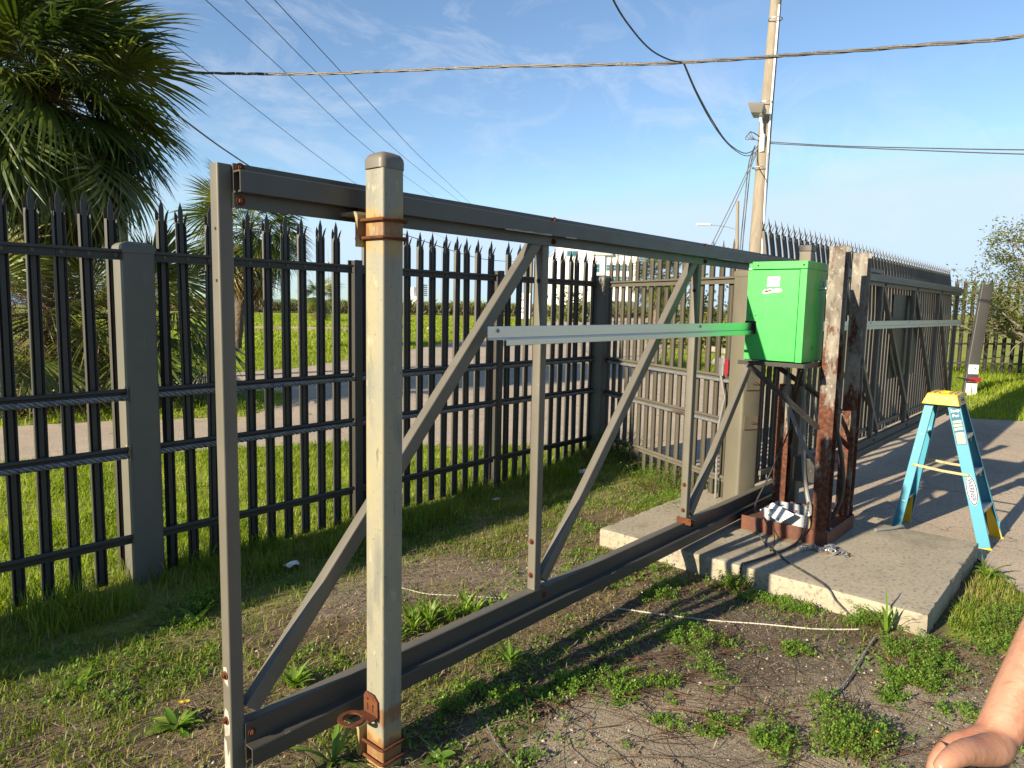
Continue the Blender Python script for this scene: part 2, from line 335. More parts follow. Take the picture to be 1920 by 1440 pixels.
M['yellow'] = mk('yellow_plastic', (0.56, 0.36, 0.010), [((0.48, 0.29, 0.008), 8, 0.5, 0.7, 0.5), ((0.45, 0.33, 0.06), 40, 0.60, 0.72, 0.5), ((0.16, 0.12, 0.04), 18, 0.62, 0.75, 0.5)], rough=0.4)
M['brass'] = mk('dull_spreader_metal', (0.36, 0.31, 0.17), [((0.24, 0.29, 0.16), 25, 0.5, 0.65, 0.6)], rough=0.45, metal=0.5)
M['white'] = mk('white_plastic', (0.74, 0.74, 0.72), [((0.6, 0.6, 0.57), 8, 0.5, 0.7, 0.5)], rough=0.4)
M['labelblue'] = mk('label_teal', (0.03, 0.22, 0.33), rough=0.45, rough_var=0)
M['labelnavy'] = mk('label_navy', (0.02, 0.05, 0.16), rough=0.45, rough_var=0)
M['black'] = mk('black_rubber', (0.018, 0.018, 0.018), [((0.03, 0.03, 0.03), 20, 0.5, 0.7, 0.5)], rough=0.5)
M['wire'] = mk('weathered_black_cable', (0.035, 0.034, 0.034), [((0.10, 0.095, 0.09), 20, 0.5, 0.7, 0.6)], rough=0.55)
M['cable_alu'] = mk('weathered_aerial_cable', (0.10, 0.095, 0.09), [((0.03, 0.03, 0.03), 6, 0.45, 0.6, 0.7, (0.6, 0.6, 3)), ((0.22, 0.21, 0.20), 24, 0.55, 0.66, 0.6)], rough=0.5)
M['hose'] = mk('grey_conduit', (0.17, 0.17, 0.16), [((0.10, 0.10, 0.10), 12, 0.5, 0.7, 0.5)], rough=0.5)
M['rope'] = mk('dirty_white_rope', (0.46, 0.43, 0.36), [((0.30, 0.38, 0.30), 30, 0.5, 0.7, 0.7)], rough=0.9)
M['rope_grey'] = mk('grey_rope', (0.17, 0.17, 0.17), [((0.07, 0.07, 0.07), 50, 0.5, 0.62, 0.8)], rough=0.9)
M['wood'] = mk('grey_pole_wood', (0.225, 0.195, 0.15), [((0.155, 0.132, 0.10), 9, 0.45, 0.65, 0.7, (1, 1, 0.08)), ((0.30, 0.265, 0.21), 16, 0.55, 0.7, 0.6, (1, 1, 0.06)), ((0.12, 0.09, 0.06), 30, 0.64, 0.72, 0.7, (1, 1, 0.12))], rough=0.9, bump=(24, 0.4, 0.01, (1, 1, 0.06)))
M['lamp_grey'] = mk('lamp_housing', (0.16, 0.155, 0.14), rough=0.5)
M['red'] = mk('red_reflector', (0.25, 0.018, 0.035), [((0.15, 0.012, 0.025), 60, 0.5, 0.6, 0.6)], rough=0.3)
M['stucco'] = mk('white_building_wall', (0.80, 0.80, 0.78), [((0.72, 0.72, 0.70), 0.15, 0.45, 0.7, 0.6)], rough=0.8)
M['glass'] = mk('teal_window_glass', (0.03, 0.12, 0.15), [((0.05, 0.17, 0.21), 0.4, 0.45, 0.65, 0.7)], rough=0.12, spec=0.8)
M['bldg_dark'] = mk('shaded_entrance', (0.10, 0.11, 0.125), rough=0.6)
M['bldg_grey'] = mk('grey_cladding', (0.42, 0.44, 0.45), rough=0.6)
M['far_white'] = mk('far_white_paint', (0.78, 0.79, 0.80), rough=0.6)
M['far_grey'] = mk('far_grey_metal', (0.28, 0.30, 0.33), rough=0.6)
M['skin'] = mk('skin', (0.33, 0.17, 0.108), [((0.37, 0.20, 0.135), 12, 0.4, 0.65, 0.7), ((0.27, 0.085, 0.048), 26, 0.48, 0.66, 0.65), ((0.20, 0.085, 0.05), 110, 0.60, 0.68, 0.45, (1, .35, .35)), ((0.42, 0.25, 0.17), 60, 0.60, 0.70, 0.4)], rough=0.48, spec=0.4, bump=(140, 0.35, 0.003, (1, .5, .5)))
M['nail'] = mk('nail', (0.37, 0.20, 0.14), rough=0.4, rough_var=0.05)
M['shirt'] = mk('dark_shirt', (0.05, 0.055, 0.07), rough=0.9)
M['stone'] = mk('grey_stone', (0.30, 0.28, 0.25), [((0.2, 0.19, 0.17), 20, 0.5, 0.65, 0.7)], rough=0.95, bump=(20, 0.5, 0.02))
M['palm_trunk'] = mk('palm_trunk_bark', (0.105, 0.075, 0.05), [((0.19, 0.145, 0.10), 9, 0.5, 0.66, 0.8, (1, 1, 0.6)), ((0.05, 0.035, 0.025), 16, 0.5, 0.62, 0.8, (1, 1, 2.0))], rough=0.95, bump=(14, 0.9, 0.03))
M['bark'] = mk('oak_bark', (0.14, 0.12, 0.095), [((0.23, 0.21, 0.18), 14, 0.5, 0.65, 0.7, (1, 1, 0.3))], rough=0.95, bump=(22, 0.6, 0.02, (1, 1, 0.3)))
M['frond'] = leaf_mat('palm_frond_green', [(0.024, 0.042, 0.011), (0.045, 0.072, 0.015), (0.085, 0.112, 0.020), (0.17, 0.18, 0.035)], 0.30, 0.38, 0.5, obj=True)
M['frond_yel'] = leaf_mat('palm_frond_yellowing', [(0.10, 0.12, 0.02), (0.20, 0.15, 0.03), (0.24, 0.16, 0.05)], 0.35, 0.5, 0.4, obj=True)
M['frond_dead'] = leaf_mat('palm_frond_dead', [(0.10, 0.068, 0.04), (0.17, 0.12, 0.075), (0.24, 0.18, 0.12)], 0.15, 0.8, 0.2, obj=True)
M['stalk'] = leaf_mat('dry_flower_stalk', [(0.14, 0.085, 0.05), (0.23, 0.15, 0.09)], 0.0, 0.9, 0.1, obj=True)
M['grass'] = leaf_mat('grass_blades', [(0.07, 0.12, 0.014), (0.13, 0.20, 0.020), (0.22, 0.27, 0.036), (0.32, 0.28, 0.09), (0.36, 0.285, 0.14)], 0.46, 0.5, 0.3)
M['grass_far'] = leaf_mat('meadow_grass', [(0.13, 0.19, 0.018), (0.21, 0.28, 0.028), (0.29, 0.34, 0.044), (0.36, 0.34, 0.09)], 0.46, 0.55, 0.25)
M['weed'] = leaf_mat('weed_leaves', [(0.055, 0.13, 0.018), (0.11, 0.22, 0.026), (0.18, 0.29, 0.04), (0.26, 0.31, 0.06)], 0.46, 0.45, 0.4)
M['straw'] = leaf_mat('dry_straw', [(0.075, 0.05, 0.03), (0.16, 0.11, 0.065), (0.27, 0.20, 0.12), (0.34, 0.28, 0.19)], 0.0, 0.85, 0.2)
M['reed'] = leaf_mat('red_brown_stems', [(0.06, 0.028, 0.018), (0.105, 0.050, 0.030), (0.15, 0.095, 0.058), (0.035, 0.024, 0.019)], 0.0, 0.8, 0.2)
M['oak'] = leaf_mat('oak_leaves', [(0.055, 0.075, 0.018), (0.10, 0.125, 0.026), (0.16, 0.175, 0.04), (0.22, 0.19, 0.06)], 0.40, 0.45, 0.4)
M['dune'] = leaf_mat('dune_scrub_leaves', [(0.13, 0.10, 0.06), (0.15, 0.125, 0.065), (0.09, 0.105, 0.035), (0.12, 0.14, 0.04)], 0.25, 0.7, 0.2)
M['petal'] = mk('yellow_flower', (0.75, 0.42, 0.01), rough=0.6, rough_var=0)
M['water'] = mk('sea_water', (0.03, 0.075, 0.11), rough=0.25, spec=0.5)
M['pebble'] = leaf_mat('pebbles', [(0.10, 0.085, 0.065), (0.20, 0.175, 0.135), (0.30, 0.27, 0.22), (0.38, 0.35, 0.30)], 0.0, 0.9, 0.2)
M['deadleaf'] = leaf_mat('fallen_leaves', [(0.07, 0.04, 0.02), (0.15, 0.085, 0.04), (0.22, 0.15, 0.08), (0.26, 0.10, 0.03)], 0.15, 0.7, 0.25)
# ------------------------------------------------------------------ ground
def vnoise(x, y, scale, seed):
    r = np.random.default_rng(seed); n = 256; g = r.random((n, n))
    x = np.asarray(x, float) * scale + 1000.3; y = np.asarray(y, float) * scale + 1000.7
    i = np.floor(x).astype(int); j = np.floor(y).astype(int); fx = x - i; fy = y - j
    fx = fx * fx * (3 - 2 * fx); fy = fy * fy * (3 - 2 * fy)
    a = g[i % n, j % n]; b = g[(i + 1) % n, j % n]; c = g[i % n, (j + 1) % n]; d = g[(i + 1) % n, (j + 1) % n]
    return (a * (1 - fx) + b * fx) * (1 - fy) + (c * (1 - fx) + d * fx) * fy

def fbm(x, y, scale, seed, o=4):
    s = 0; a = 0.5; t = 0
    for k in range(o): s = s + a * vnoise(x, y, scale * 2 ** k, seed + k); t += a; a *= 0.5
    return s / t

def in_poly(x, y, poly):
    x = np.asarray(x); y = np.asarray(y); c = np.zeros(x.shape, bool); n = len(poly)
    for i in range(n):
        x0, y0 = poly[i]; x1, y1 = poly[(i + 1) % n]
        if y0 == y1: continue
        c ^= ((y0 > y) != (y1 > y)) & (x < (x1 - x0) * (y - y0) / (y1 - y0) + x0)
    return c

def sstep(a, b, x): t = np.clip((x - a) / (b - a), 0, 1); return t * t * (3 - 2 * t)

ROAD = [(-30, 18.5), (-8, 12.2), (1.94, 8.59), (4.08, 7.73), (5.21, 7.17), (5.62, 6.5), (6.1, 5.9), (7.1, 5.2), (6.95, 3.7), (6.4, 2.75),
        (5.98, 2.25), (5.92, 0.7), (5.6, 0.52), (5.32, 0.35), (5.0, -1.2), (4.0, -9), (17, -9), (14.4, 1.0), (13.9, 1.9), (14.6, 3.2), (16.2, 6.8),
        (18.4, 10.4), (30.6, 16.8), (50, 27), (100, 58), (95, 70), (60, 47), (44.6, 36.65), (28.2, 26.5), (16.85, 19.81), (10.1, 16.07),
        (7.1, 15.8), (-20, 27), (-20, 23.5), (5.6, 13.4), (6.9, 12.4), (7.15, 11.6), (6.5, 10.7), (5.24, 9.75), (3.67, 10.67), (-30, 23)]
def bareness(x, y):
    b = np.exp(-(((x - 2.45) / .33) ** 2 + ((y - 3.32) / .28) ** 2)) + np.exp(-(((x - 3.1) / .42) ** 2 + ((y - 3.3) / .33) ** 2))
    b = b + 0.8 * np.exp(-(((x - 3.25) / .5) ** 2 + ((y - 2.75) / .3) ** 2))
    return np.clip(b, 0, 1)
def concrete_w(x, y):
    n = fbm(x, y, 1.6, 5)
    f = sstep(1.95, 1.55, y + (n - .5) * 1.3) * sstep(0.0, 0.6, 4.15 - x)
    return np.clip(f, 0, 1)
def gz(x, y):
    x = np.asarray(x, float); y = np.asarray(y, float)
    z = 0.035 * (fbm(x, y, 1.3, 21) - .5) + 0.018 * (fbm(x, y, 7, 31) - .5)
    c = concrete_w(x, y); z = z * (1 - .75 * c)
    z = z + 0.14 * np.exp(-(((x - 6.35) / .65) ** 2 + ((y - 4.1) / .6) ** 2)) + 0.10 * np.exp(-(((x - 5.6) / .5) ** 2 + ((y - 2.75) / .35) ** 2))
    far = np.hypot(x, y)
    z = z * sstep(60, 20, far) + 0.25 * sstep(14.5, 18, far) * sstep(4.6, 3.2, y) * sstep(40, 22, far)
    inr = in_poly(x, y, ROAD)
    z = np.where(inr, np.minimum(z, 0) * 0.2 - 0.03, z)
    slab = (x > 4.22) & (x < 5.88) & (y > .68) & (y < 2.81)
    return np.where(slab, np.minimum(z, 0.03), z)

def axis(lo, hi, step, far, grow=1.16):
    a = list(np.arange(lo, hi + 1e-6, step)); s = step
    while a[-1] < far: s *= grow; a.append(a[-1] + s)
    s = step
    while a[0] > -far: s *= grow; a.insert(0, a[0] - s)
    return np.array(a)
gx = axis(0.4, 8.0, 0.05, 9000); gy = axis(-0.8, 8.5, 0.05, 9000)
GX, GY = np.meshgrid(gx, gy, indexing='ij')
GZ = gz(GX, GY)
nx, ny = GX.shape
idx = np.arange(nx * ny).reshape(nx, ny)
quads = np.stack([idx[:-1, :-1].ravel(), idx[1:, :-1].ravel(), idx[1:, 1:].ravel(), idx[:-1, 1:].ravel()], 1)
gm = bpy.data.meshes.new('ground')
gm.vertices.add(nx * ny); gm.vertices.foreach_set('co', np.stack([GX, GY, GZ], -1).astype(np.float32).ravel())
gm.loops.add(quads.size); gm.loops.foreach_set('vertex_index', quads.astype(np.int32).ravel())
gm.polygons.add(len(quads)); gm.polygons.foreach_set('loop_start', np.arange(0, quads.size, 4, dtype=np.int32)); gm.polygons.foreach_set('loop_total', np.full(len(quads), 4, dtype=np.int32))
gm.polygons.foreach_set('use_smooth', np.ones(len(quads), bool))
def gattr(name, val):
    a = gm.attributes.new(name, 'FLOAT', 'POINT'); a.data.foreach_set('value', np.clip(val, 0, 1).astype(np.float32).ravel())
gattr('conc', concrete_w(GX, GY))
gattr('bare', bareness(GX, GY))
gattr('mud', np.exp(-(((GX - 3.62) / .62) ** 2 + ((GY - 1.42) / .62) ** 2) ** 1.5) + .8 * np.exp(-(((GX - 3.0) / .6) ** 2 + ((GY - 1.75) / .35) ** 2)))
beyond = sstep(4.3, 4.6, GY) * sstep(60, 10, -GX)
green = np.maximum(beyond, sstep(13.5, 14.2, GX))
green = np.maximum(green, sstep(3.3, 3.9, GY) * .75); green = np.maximum(green, sstep(9, 14, np.hypot(GX, GY)))
green = np.maximum(green, ((GX > 4.3) & (GY < .65)) * .8)
gattr('green', green)
gm.update(calc_edges=True)

m, nt, N, L, b = base_mat('ground_soil')
geo = N.new('ShaderNodeNewGeometry')
def n_noise(scale, detail=6, rough=0.62, stretch=(1, 1, 1)):
    mp = N.new('ShaderNodeMapping'); mp.inputs['Scale'].default_value = stretch; nz = N.new('ShaderNodeTexNoise')
    nz.inputs['Scale'].default_value = scale; nz.inputs['Detail'].default_value = detail; nz.inputs['Roughness'].default_value = rough
    L.new(geo.outputs['Position'], mp.inputs['Vector']); L.new(mp.outputs['Vector'], nz.inputs['Vector']); return nz.outputs['Fac']
def n_range(v, lo, hi, a=0.0, c=1.0):
    r = N.new('ShaderNodeMapRange'); r.inputs['From Min'].default_value = lo; r.inputs['From Max'].default_value = hi; r.inputs['To Min'].default_value = a; r.inputs['To Max'].default_value = c
    L.new(v, r.inputs['Value']); return r.outputs['Result']
def n_mix(f, a, c):
    x = N.new('ShaderNodeMix'); x.data_type = 'RGBA'
    if isinstance(f, float): x.inputs['Factor'].default_value = f
    else: L.new(f, x.inputs['Factor'])
    for k, s in (('A', a), ('B', c)):
        if isinstance(s, tuple): x.inputs[k].default_value = (*s, 1)
        else: L.new(s, x.inputs[k])
    return x.outputs['Result']
def n_math(op, a, c):
    x = N.new('ShaderNodeMath'); x.operation = op
    for k, s in enumerate((a, c)):
        if isinstance(s, (int, float)): x.inputs[k].default_value = s
        else: L.new(s, x.inputs[k])
    return x.outputs[0]
def n_attr(n):
    a = N.new('ShaderNodeAttribute'); a.attribute_name = n; return a.outputs['Fac']
soil = n_mix(n_range(n_noise(3.5), .42, .66), (0.095, 0.070, 0.046), (0.19, 0.145, 0.095))
soil = n_mix(n_range(n_noise(42), .55, .70), soil, (0.25, 0.19, 0.12))
soil = n_mix(n_range(n_noise(70), .58, .68), soil, (0.035, 0.025, 0.017))
soil = n_mix(n_range(n_noise(2.2), .50, .62, 0, .75), soil, (0.075, 0.092, 0.028))
bare = n_mix(n_range(n_noise(60), .42, .62), (0.15, 0.12, 0.09), (0.23, 0.19, 0.142))
bare = n_mix(n_range(n_noise(150), .60, .68), bare, (0.07, 0.055, 0.04))
bf = n_range(n_math('ADD', n_attr('bare'), n_range(n_noise(7), .3, .7, -.35, .35)), .32, .62)
soil = n_mix(bf, soil, bare)
grn = n_mix(n_range(n_noise(0.9), .4, .65), (0.19, 0.225, 0.032), (0.27, 0.30, 0.055))
grn = n_mix(n_range(n_noise(0.22, 4), .50, .70, 0, .6), grn, (0.25, 0.235, 0.08))
grn = n_mix(n_range(n_noise(14), .5, .7, 0, .6), grn, (0.06, 0.08, 0.02))
soil = n_mix(n_attr('green'), soil, grn)
con = n_mix(n_range(n_noise(1.7), .42, .62), (0.27, 0.225, 0.165), (0.165, 0.135, 0.10))
con = n_mix(n_range(n_noise(110, 3), .56, .66), con, (0.36, 0.32, 0.25))
con = n_mix(n_range(n_noise(90, 3), .56, .66), con, (0.075, 0.062, 0.046))
cf = n_range(n_math('ADD', n_attr('conc'), n_range(n_noise(4.5), .3, .7, -.45, .35)), .38, .58)
col = n_mix(cf, soil, con)
mudc = n_mix(n_range(n_noise(55), .45, .66), (0.082, 0.066, 0.049), (0.18, 0.145, 0.105))
mf = n_range(n_math('ADD', n_attr('mud'), n_range(n_noise(5.5), .3, .7, -.4, .4)), .35, .70, 0, .92)
col = n_mix(mf, col, mudc)
L.new(col, b.inputs['Base Color']); b.inputs['Roughness'].default_value = 0.95; b.inputs['Specular IOR Level'].default_value = 0.15
bp = N.new('ShaderNodeBump'); bp.inputs['Strength'].default_value = 0.7; bp.inputs['Distance'].default_value = 0.02
L.new(n_math('ADD', n_noise(38, 6, .7), n_math('MULTIPLY', n_noise(140, 3), .4)), bp.inputs['Height']); L.new(bp.outputs['Normal'], b.inputs['Normal'])
gm.materials.append(m)
ground = link('ground', gm); tag(ground, kind='structure')

# road and driveway: one sheet of pale worn concrete that passes through the gate opening
m, nt, N, L, b = base_mat('worn_concrete_road')
geo = N.new('ShaderNodeNewGeometry')
col = n_mix(n_range(n_noise(0.55, 5), .40, .66), (0.42, 0.345, 0.265), (0.33, 0.272, 0.212))
col = n_mix(n_range(n_noise(3.2, 5), .52, .70, 0, .6), col, (0.305, 0.255, 0.20))
col = n_mix(n_range(n_noise(90, 3), .55, .64), col, (0.38, 0.325, 0.26))
col = n_mix(n_range(n_noise(75, 3), .55, .64), col, (0.13, 0.11, 0.09))
vo = N.new('ShaderNodeTexVoronoi'); vo.feature = 'DISTANCE_TO_EDGE'; vo.inputs['Scale'].default_value = 0.55
dn = N.new('ShaderNodeTexNoise'); dn.inputs['Scale'].default_value = 1.3; dn.inputs['Detail'].default_value = 5
va = N.new('ShaderNodeVectorMath'); va.operation = 'ADD'
L.new(geo.outputs['Position'], dn.inputs['Vector']); L.new(geo.outputs['Position'], va.inputs[0]); L.new(dn.outputs['Color'], va.inputs[1]); L.new(va.outputs[0], vo.inputs['Vector'])
col = n_mix(n_range(vo.outputs['Distance'], 0.004, 0.0, 0, .8), col, (0.05, 0.04, 0.03))
L.new(col, b.inputs['Base Color']); b.inputs['Roughness'].default_value = 0.93; b.inputs['Specular IOR Level'].default_value = 0.2
bp = N.new('ShaderNodeBump'); bp.inputs['Strength'].default_value = 0.5; bp.inputs['Distance'].default_value = 0.008
L.new(n_noise(85, 4, .7), bp.inputs['Height']); L.new(bp.outputs['Normal'], b.inputs['Normal'])
rb = MB(); rb.poly(ROAD, 0.004)
road = link('road', rb.mesh('road', m)); tag(road, kind='structure')

# sea beyond the dunes
sb = MB(); sb.poly([(40, 130), (150, 95), (9000, 1500), (9000, 9000), (-9000, 9000), (-6000, 2500)], 0.06)
sea = link('sea', sb.mesh('sea', M['water'])); tag(sea, kind='structure')

# ------------------------------------------------------------------ vegetation scatter
CAMXY = np.array([0.0, 0.0]); FWD = np.array([math.cos(R(41)), math.sin(R(41))])
def visible(x, y, pad=0.08):
    d = x * FWD[0] + y * FWD[1]; s = x * FWD[1] - y * FWD[0]
    return (d > 0.3) & (np.abs(s) < (0.74 + pad) * d + 0.3)

def blades(x, y, h, wid, tint, lean=0.5, seed=1):
    r = np.random.default_rng(seed); k = len(x); z = gz(x, y) - 0.004
    th = r.random(k) * 2 * np.pi; ln = (0.15 + r.random(k) * lean) * h; fa = th + np.pi / 2 + (r.random(k) - .5)
    dx, dy = np.cos(th), np.sin(th); sx, sy = np.cos(fa) * wid / 2, np.sin(fa) * wid / 2
    V = np.empty((k, 5, 3)); 
    V[:, 0] = np.stack([x - sx, y - sy, z], 1); V[:, 1] = np.stack([x + sx, y + sy, z], 1)
    mx, my, mz = x + dx * ln * .35, y + dy * ln * .35, z + h * .6
    V[:, 2] = np.stack([mx - sx * .8, my - sy * .8, mz], 1); V[:, 3] = np.stack([mx + sx * .8, my + sy * .8, mz], 1)
    V[:, 4] = np.stack([x + dx * ln, y + dy * ln, z + h * (1 - .25 * (ln / h))], 1)
    T = np.array([[0, 1, 3], [0, 3, 2], [2, 3, 4]])[None] + (np.arange(k) * 5)[:, None, None]
    return V.reshape(-1, 3), T.reshape(-1, 3), np.repeat(tint, 5)

def leaflets(cx, cy, cz, dirv, nrm, length, width, tint):
    """flat pointed leaves: centre line from c along dirv, width across, four corners -> two triangles."""
    side = np.cross(dirv, nrm); side /= np.maximum(np.linalg.norm(side, axis=1, keepdims=True), 1e-6)
    c = np.stack([cx, cy, cz], 1); k = len(cx)
    V = np.empty((k, 4, 3)); V[:, 0] = c; V[:, 2] = c + dirv * length[:, None]
    V[:, 1] = c + dirv * (length * .5)[:, None] + side * (width / 2)[:, None]; V[:, 3] = c + dirv * (length * .5)[:, None] - side * (width / 2)[:, None]
    T = np.array([[0, 1, 2], [0, 2, 3]])[None] + (np.arange(k) * 4)[:, None, None]
    return V.reshape(-1, 3), T.reshape(-1, 3), np.repeat(tint, 4)

def merge(parts):
    Vs, Ts, ts, o = [], [], [], 0
    for V, T, t in parts: Vs.append(V); Ts.append(T + o); ts.append(t); o += len(V)
    return np.concatenate(Vs), np.concatenate(Ts), np.concatenate(ts)

def stuff(name, parts, mat):
    V, T, t = merge(parts); o = link(name, tri_mesh(name, V, T, mat, t)); return tag(o, kind='stuff')

def pts(n, x0, x1, y0, y1, seed):
    r = np.random.default_rng(seed); x = x0 + r.random(n) * (x1 - x0); y = y0 + r.random(n) * (y1 - y0); return x, y, r

SLAB = (4.23, 5.87, 0.69, 2.80)
def off_slab(x, y, p=0.01): return ~((x > SLAB[0] - p) & (x < SLAB[1] + p) & (y > SLAB[2] - p) & (y < SLAB[3] - 0.25))
# yard between the fence and the gate, and the dirt in front of the gate
x, y, r = pts(230000, 0.3, 6.7, -0.6, 4.5, 3)
n1 = fbm(x, y, 2.2, 41); n2 = fbm(x, y, 6.0, 51)
near_f = sstep(3.7, 4.15, y)
yard = sstep(1.9, 2.4, y)
dens = yard * (.18 + .82 * sstep(.40, .56, n1)) * (.25 + .75 * sstep(.35, .6, n2)) * .9 + near_f * (.08 + .42 * sstep(.38, .6, n1) + .18 * n2) + 0.05 * yard
dens += 0.9 * ((y < .64) & (x > 4.2 + .5 * n1)) * sstep(.30, .5, n2)
dens += (1 - yard) * sstep(.60, .70, n1) * .28
dens *= (1 - bareness(x, y) * .93) * (1 - .80 * concrete_w(x, y)); dens *= np.where(x > 4.3, np.where(y > 2.6, 1.0, np.where(y < .7, 1.0, .0)), 1)
keep = (r.random(len(x)) < dens) & visible(x, y) & off_slab(x, y) & ~in_poly(x, y, ROAD)
x, y, n1, n2, near_f = x[keep], y[keep], n1[keep], n2[keep], near_f[keep]
h = (0.014 + 0.046 * np.random.default_rng(4).random(len(x)) ** 1.5) * (1 + 1.5 * near_f * n2 * 1.4) * (1 + .6 * ((x > 4.2) & (y < .65)))
rr = np.random.default_rng(5)
tint = np.clip(.36 + .34 * (rr.random(len(x)) - .5) + .85 * (.5 - n1) * (1 - near_f) + .10 * near_f + .4 * (rr.random(len(x)) < .17), 0, 1)  # tint lifted near the fence to brighten the grass in its shade
parts = [blades(x, y, h, 0.003 + .003 * rr.random(len(x)), tint, .9, 6)]
# taller tufts along the foot of the fence
x, y, r = pts(16000, 0.2, 6.6, 3.95, 4.75, 8); k = (fbm(x, y, 3.0, 61) > .53) & visible(x, y); x, y = x[k], y[k]
parts.append(blades(x, y, 0.07 + .17 * rr.random(len(x)) ** 1.6, 0.004 + .003 * rr.random(len(x)), np.clip(.22 + .3 * rr.random(len(x)), 0, 1), .8, 9))
stuff('yard_grass', parts, M['grass'])
# grass strip between fence and road, and lawns on both sides of the road
parts = []
x, y, r = pts(120000, -0.5, 7.3, 4.45, 9.2, 10); n1 = fbm(x, y, 1.6, 71); n2 = fbm(x, y, 5, 72)
k = (r.random(len(x)) < .30 + .7 * sstep(.35, .6, n1)) & visible(x, y) & ~in_poly(x, y, ROAD); x, y, n1, n2 = x[k], y[k], n1[k], n2[k]
parts.append(blades(x, y, (.025 + .065 * rr.random(len(x)) ** 1.4) * (.6 + .9 * n2), .005 + .004 * rr.random(len(x)), np.clip(.34 + .35 * (rr.random(len(x)) - .5) + .7 * (.5 - n1), 0, 1), .8, 11))
x, y, r = pts(90000, 2.0, 24, 8.5, 26, 12); n1 = fbm(x, y, .9, 73)
k = visible(x, y) & ~in_poly(x, y, ROAD) & (r.random(len(x)) < .75); x, y, n1 = x[k], y[k], n1[k]
parts.append(blades(x, y, (.05 + .10 * rr.random(len(x))), .012 + .012 * rr.random(len(x)), np.clip(.42 + .35 * (rr.random(len(x)) - .5) + .6 * (.5 - n1), 0, 1), .9, 13))
x, y, r = pts(60000, 10, 62, 20, 74, 14)
k = visible(x, y) & ~in_poly(x, y, ROAD) & (np.hypot(x, y) < 92); x, y = x[k], y[k]; n1 = fbm(x, y, .3, 74)
parts.append(blades(x, y, (.06 + .12 * rr.random(len(x))), .04 + .05 * rr.random(len(x)), np.clip(.45 + .3 * (rr.random(len(x)) - .5) + .5 * (.5 - n1), 0, 1), .9, 15))
x, y, r = pts(52000, 13.6, 27, -2, 9, 16); n1 = fbm(x, y, .9, 75)
k = visible(x, y) & ~in_poly(x, y, ROAD); x, y, n1 = x[k], y[k], n1[k]
parts.append(blades(x, y, (.05 + .11 * rr.random(len(x))), .010 + .012 * rr.random(len(x)), np.clip(.40 + .4 * (rr.random(len(x)) - .5) + .6 * (.5 - n1), 0, 1), .9, 17))
stuff('meadow_grass', parts, M['grass_far'])
# small creeping weeds and moss-like leaves
x, y, r = pts(46000, 0.4, 6.6, -0.5, 4.4, 18); n1 = fbm(x, y, 2.6, 81); n2 = fbm(x, y, 9, 82)
dens = sstep(.47, .62, n1) * (.25 + .75 * sstep(.4, .6, n2)) * (1 - .8 * bareness(x, y)) * (1 - .72 * concrete_w(x, y))
k = (r.random(len(x)) < dens) & visible(x, y) & off_slab(x, y) & ~in_poly(x, y, ROAD) & ~((x > 4.2) & (y > .66) & (y < 2.6))
x, y = x[k], y[k]; q = np.repeat(np.arange(len(x)), 4); kk = len(q); rr = np.random.default_rng(19)
az = rr.random(kk) * 2 * np.pi; el = .25 + rr.random(kk) * .9
d = np.stack([np.cos(az) * np.cos(el), np.sin(az) * np.cos(el), np.sin(el)], 1); nn = np.stack([-np.cos(az) * np.sin(el), -np.sin(az) * np.sin(el), np.cos(el)], 1)
px_, py_ = x[q] + (rr.random(kk) - .5) * .03, y[q] + (rr.random(kk) - .5) * .03
parts = [leaflets(px_, py_, gz(px_, py_) + rr.random(kk) * (.014 + .07 * np.clip(n2[k][q] - .5, 0, 1)), d, nn, .010 + .013 * rr.random(kk), .006 + .009 * rr.random(kk), np.clip(.35 + .6 * (rr.random(kk) - .4), 0, 1))]
stuff('creeping_weeds', parts, M['weed'])
# dead straw lying flat
x, y, r = pts(42000, 0.3, 6.6, -0.6, 4.4, 20); n1 = fbm(x, y, 2.0, 91)
k = (r.random(len(x)) < (.25 + .75 * sstep(.42, .62, n1)) * (1 - .75 * concrete_w(x, y)) * np.where(y > 4.0, .4, 1)) & visible(x, y) & off_slab(x, y) & ~in_poly(x, y, ROAD) & ~((x > 4.2) & (y > .66) & (y < 2.6))
x, y = x[k], y[k]; kk = len(x); rr = np.random.default_rng(21); az = rr.random(kk) * 2 * np.pi; el = (rr.random(kk) - .3) * .5
d = np.stack([np.cos(az) * np.cos(el), np.sin(az) * np.cos(el), np.sin(el)], 1); nn = np.tile([0., 0., 1.], (kk, 1))
stuff('dead_straw', [leaflets(x, y, gz(x, y) + .004 + .012 * rr.random(kk), d, nn, .03 + .07 * rr.random(kk), .0025 + .0035 * rr.random(kk), rr.random(kk))], M['straw'])
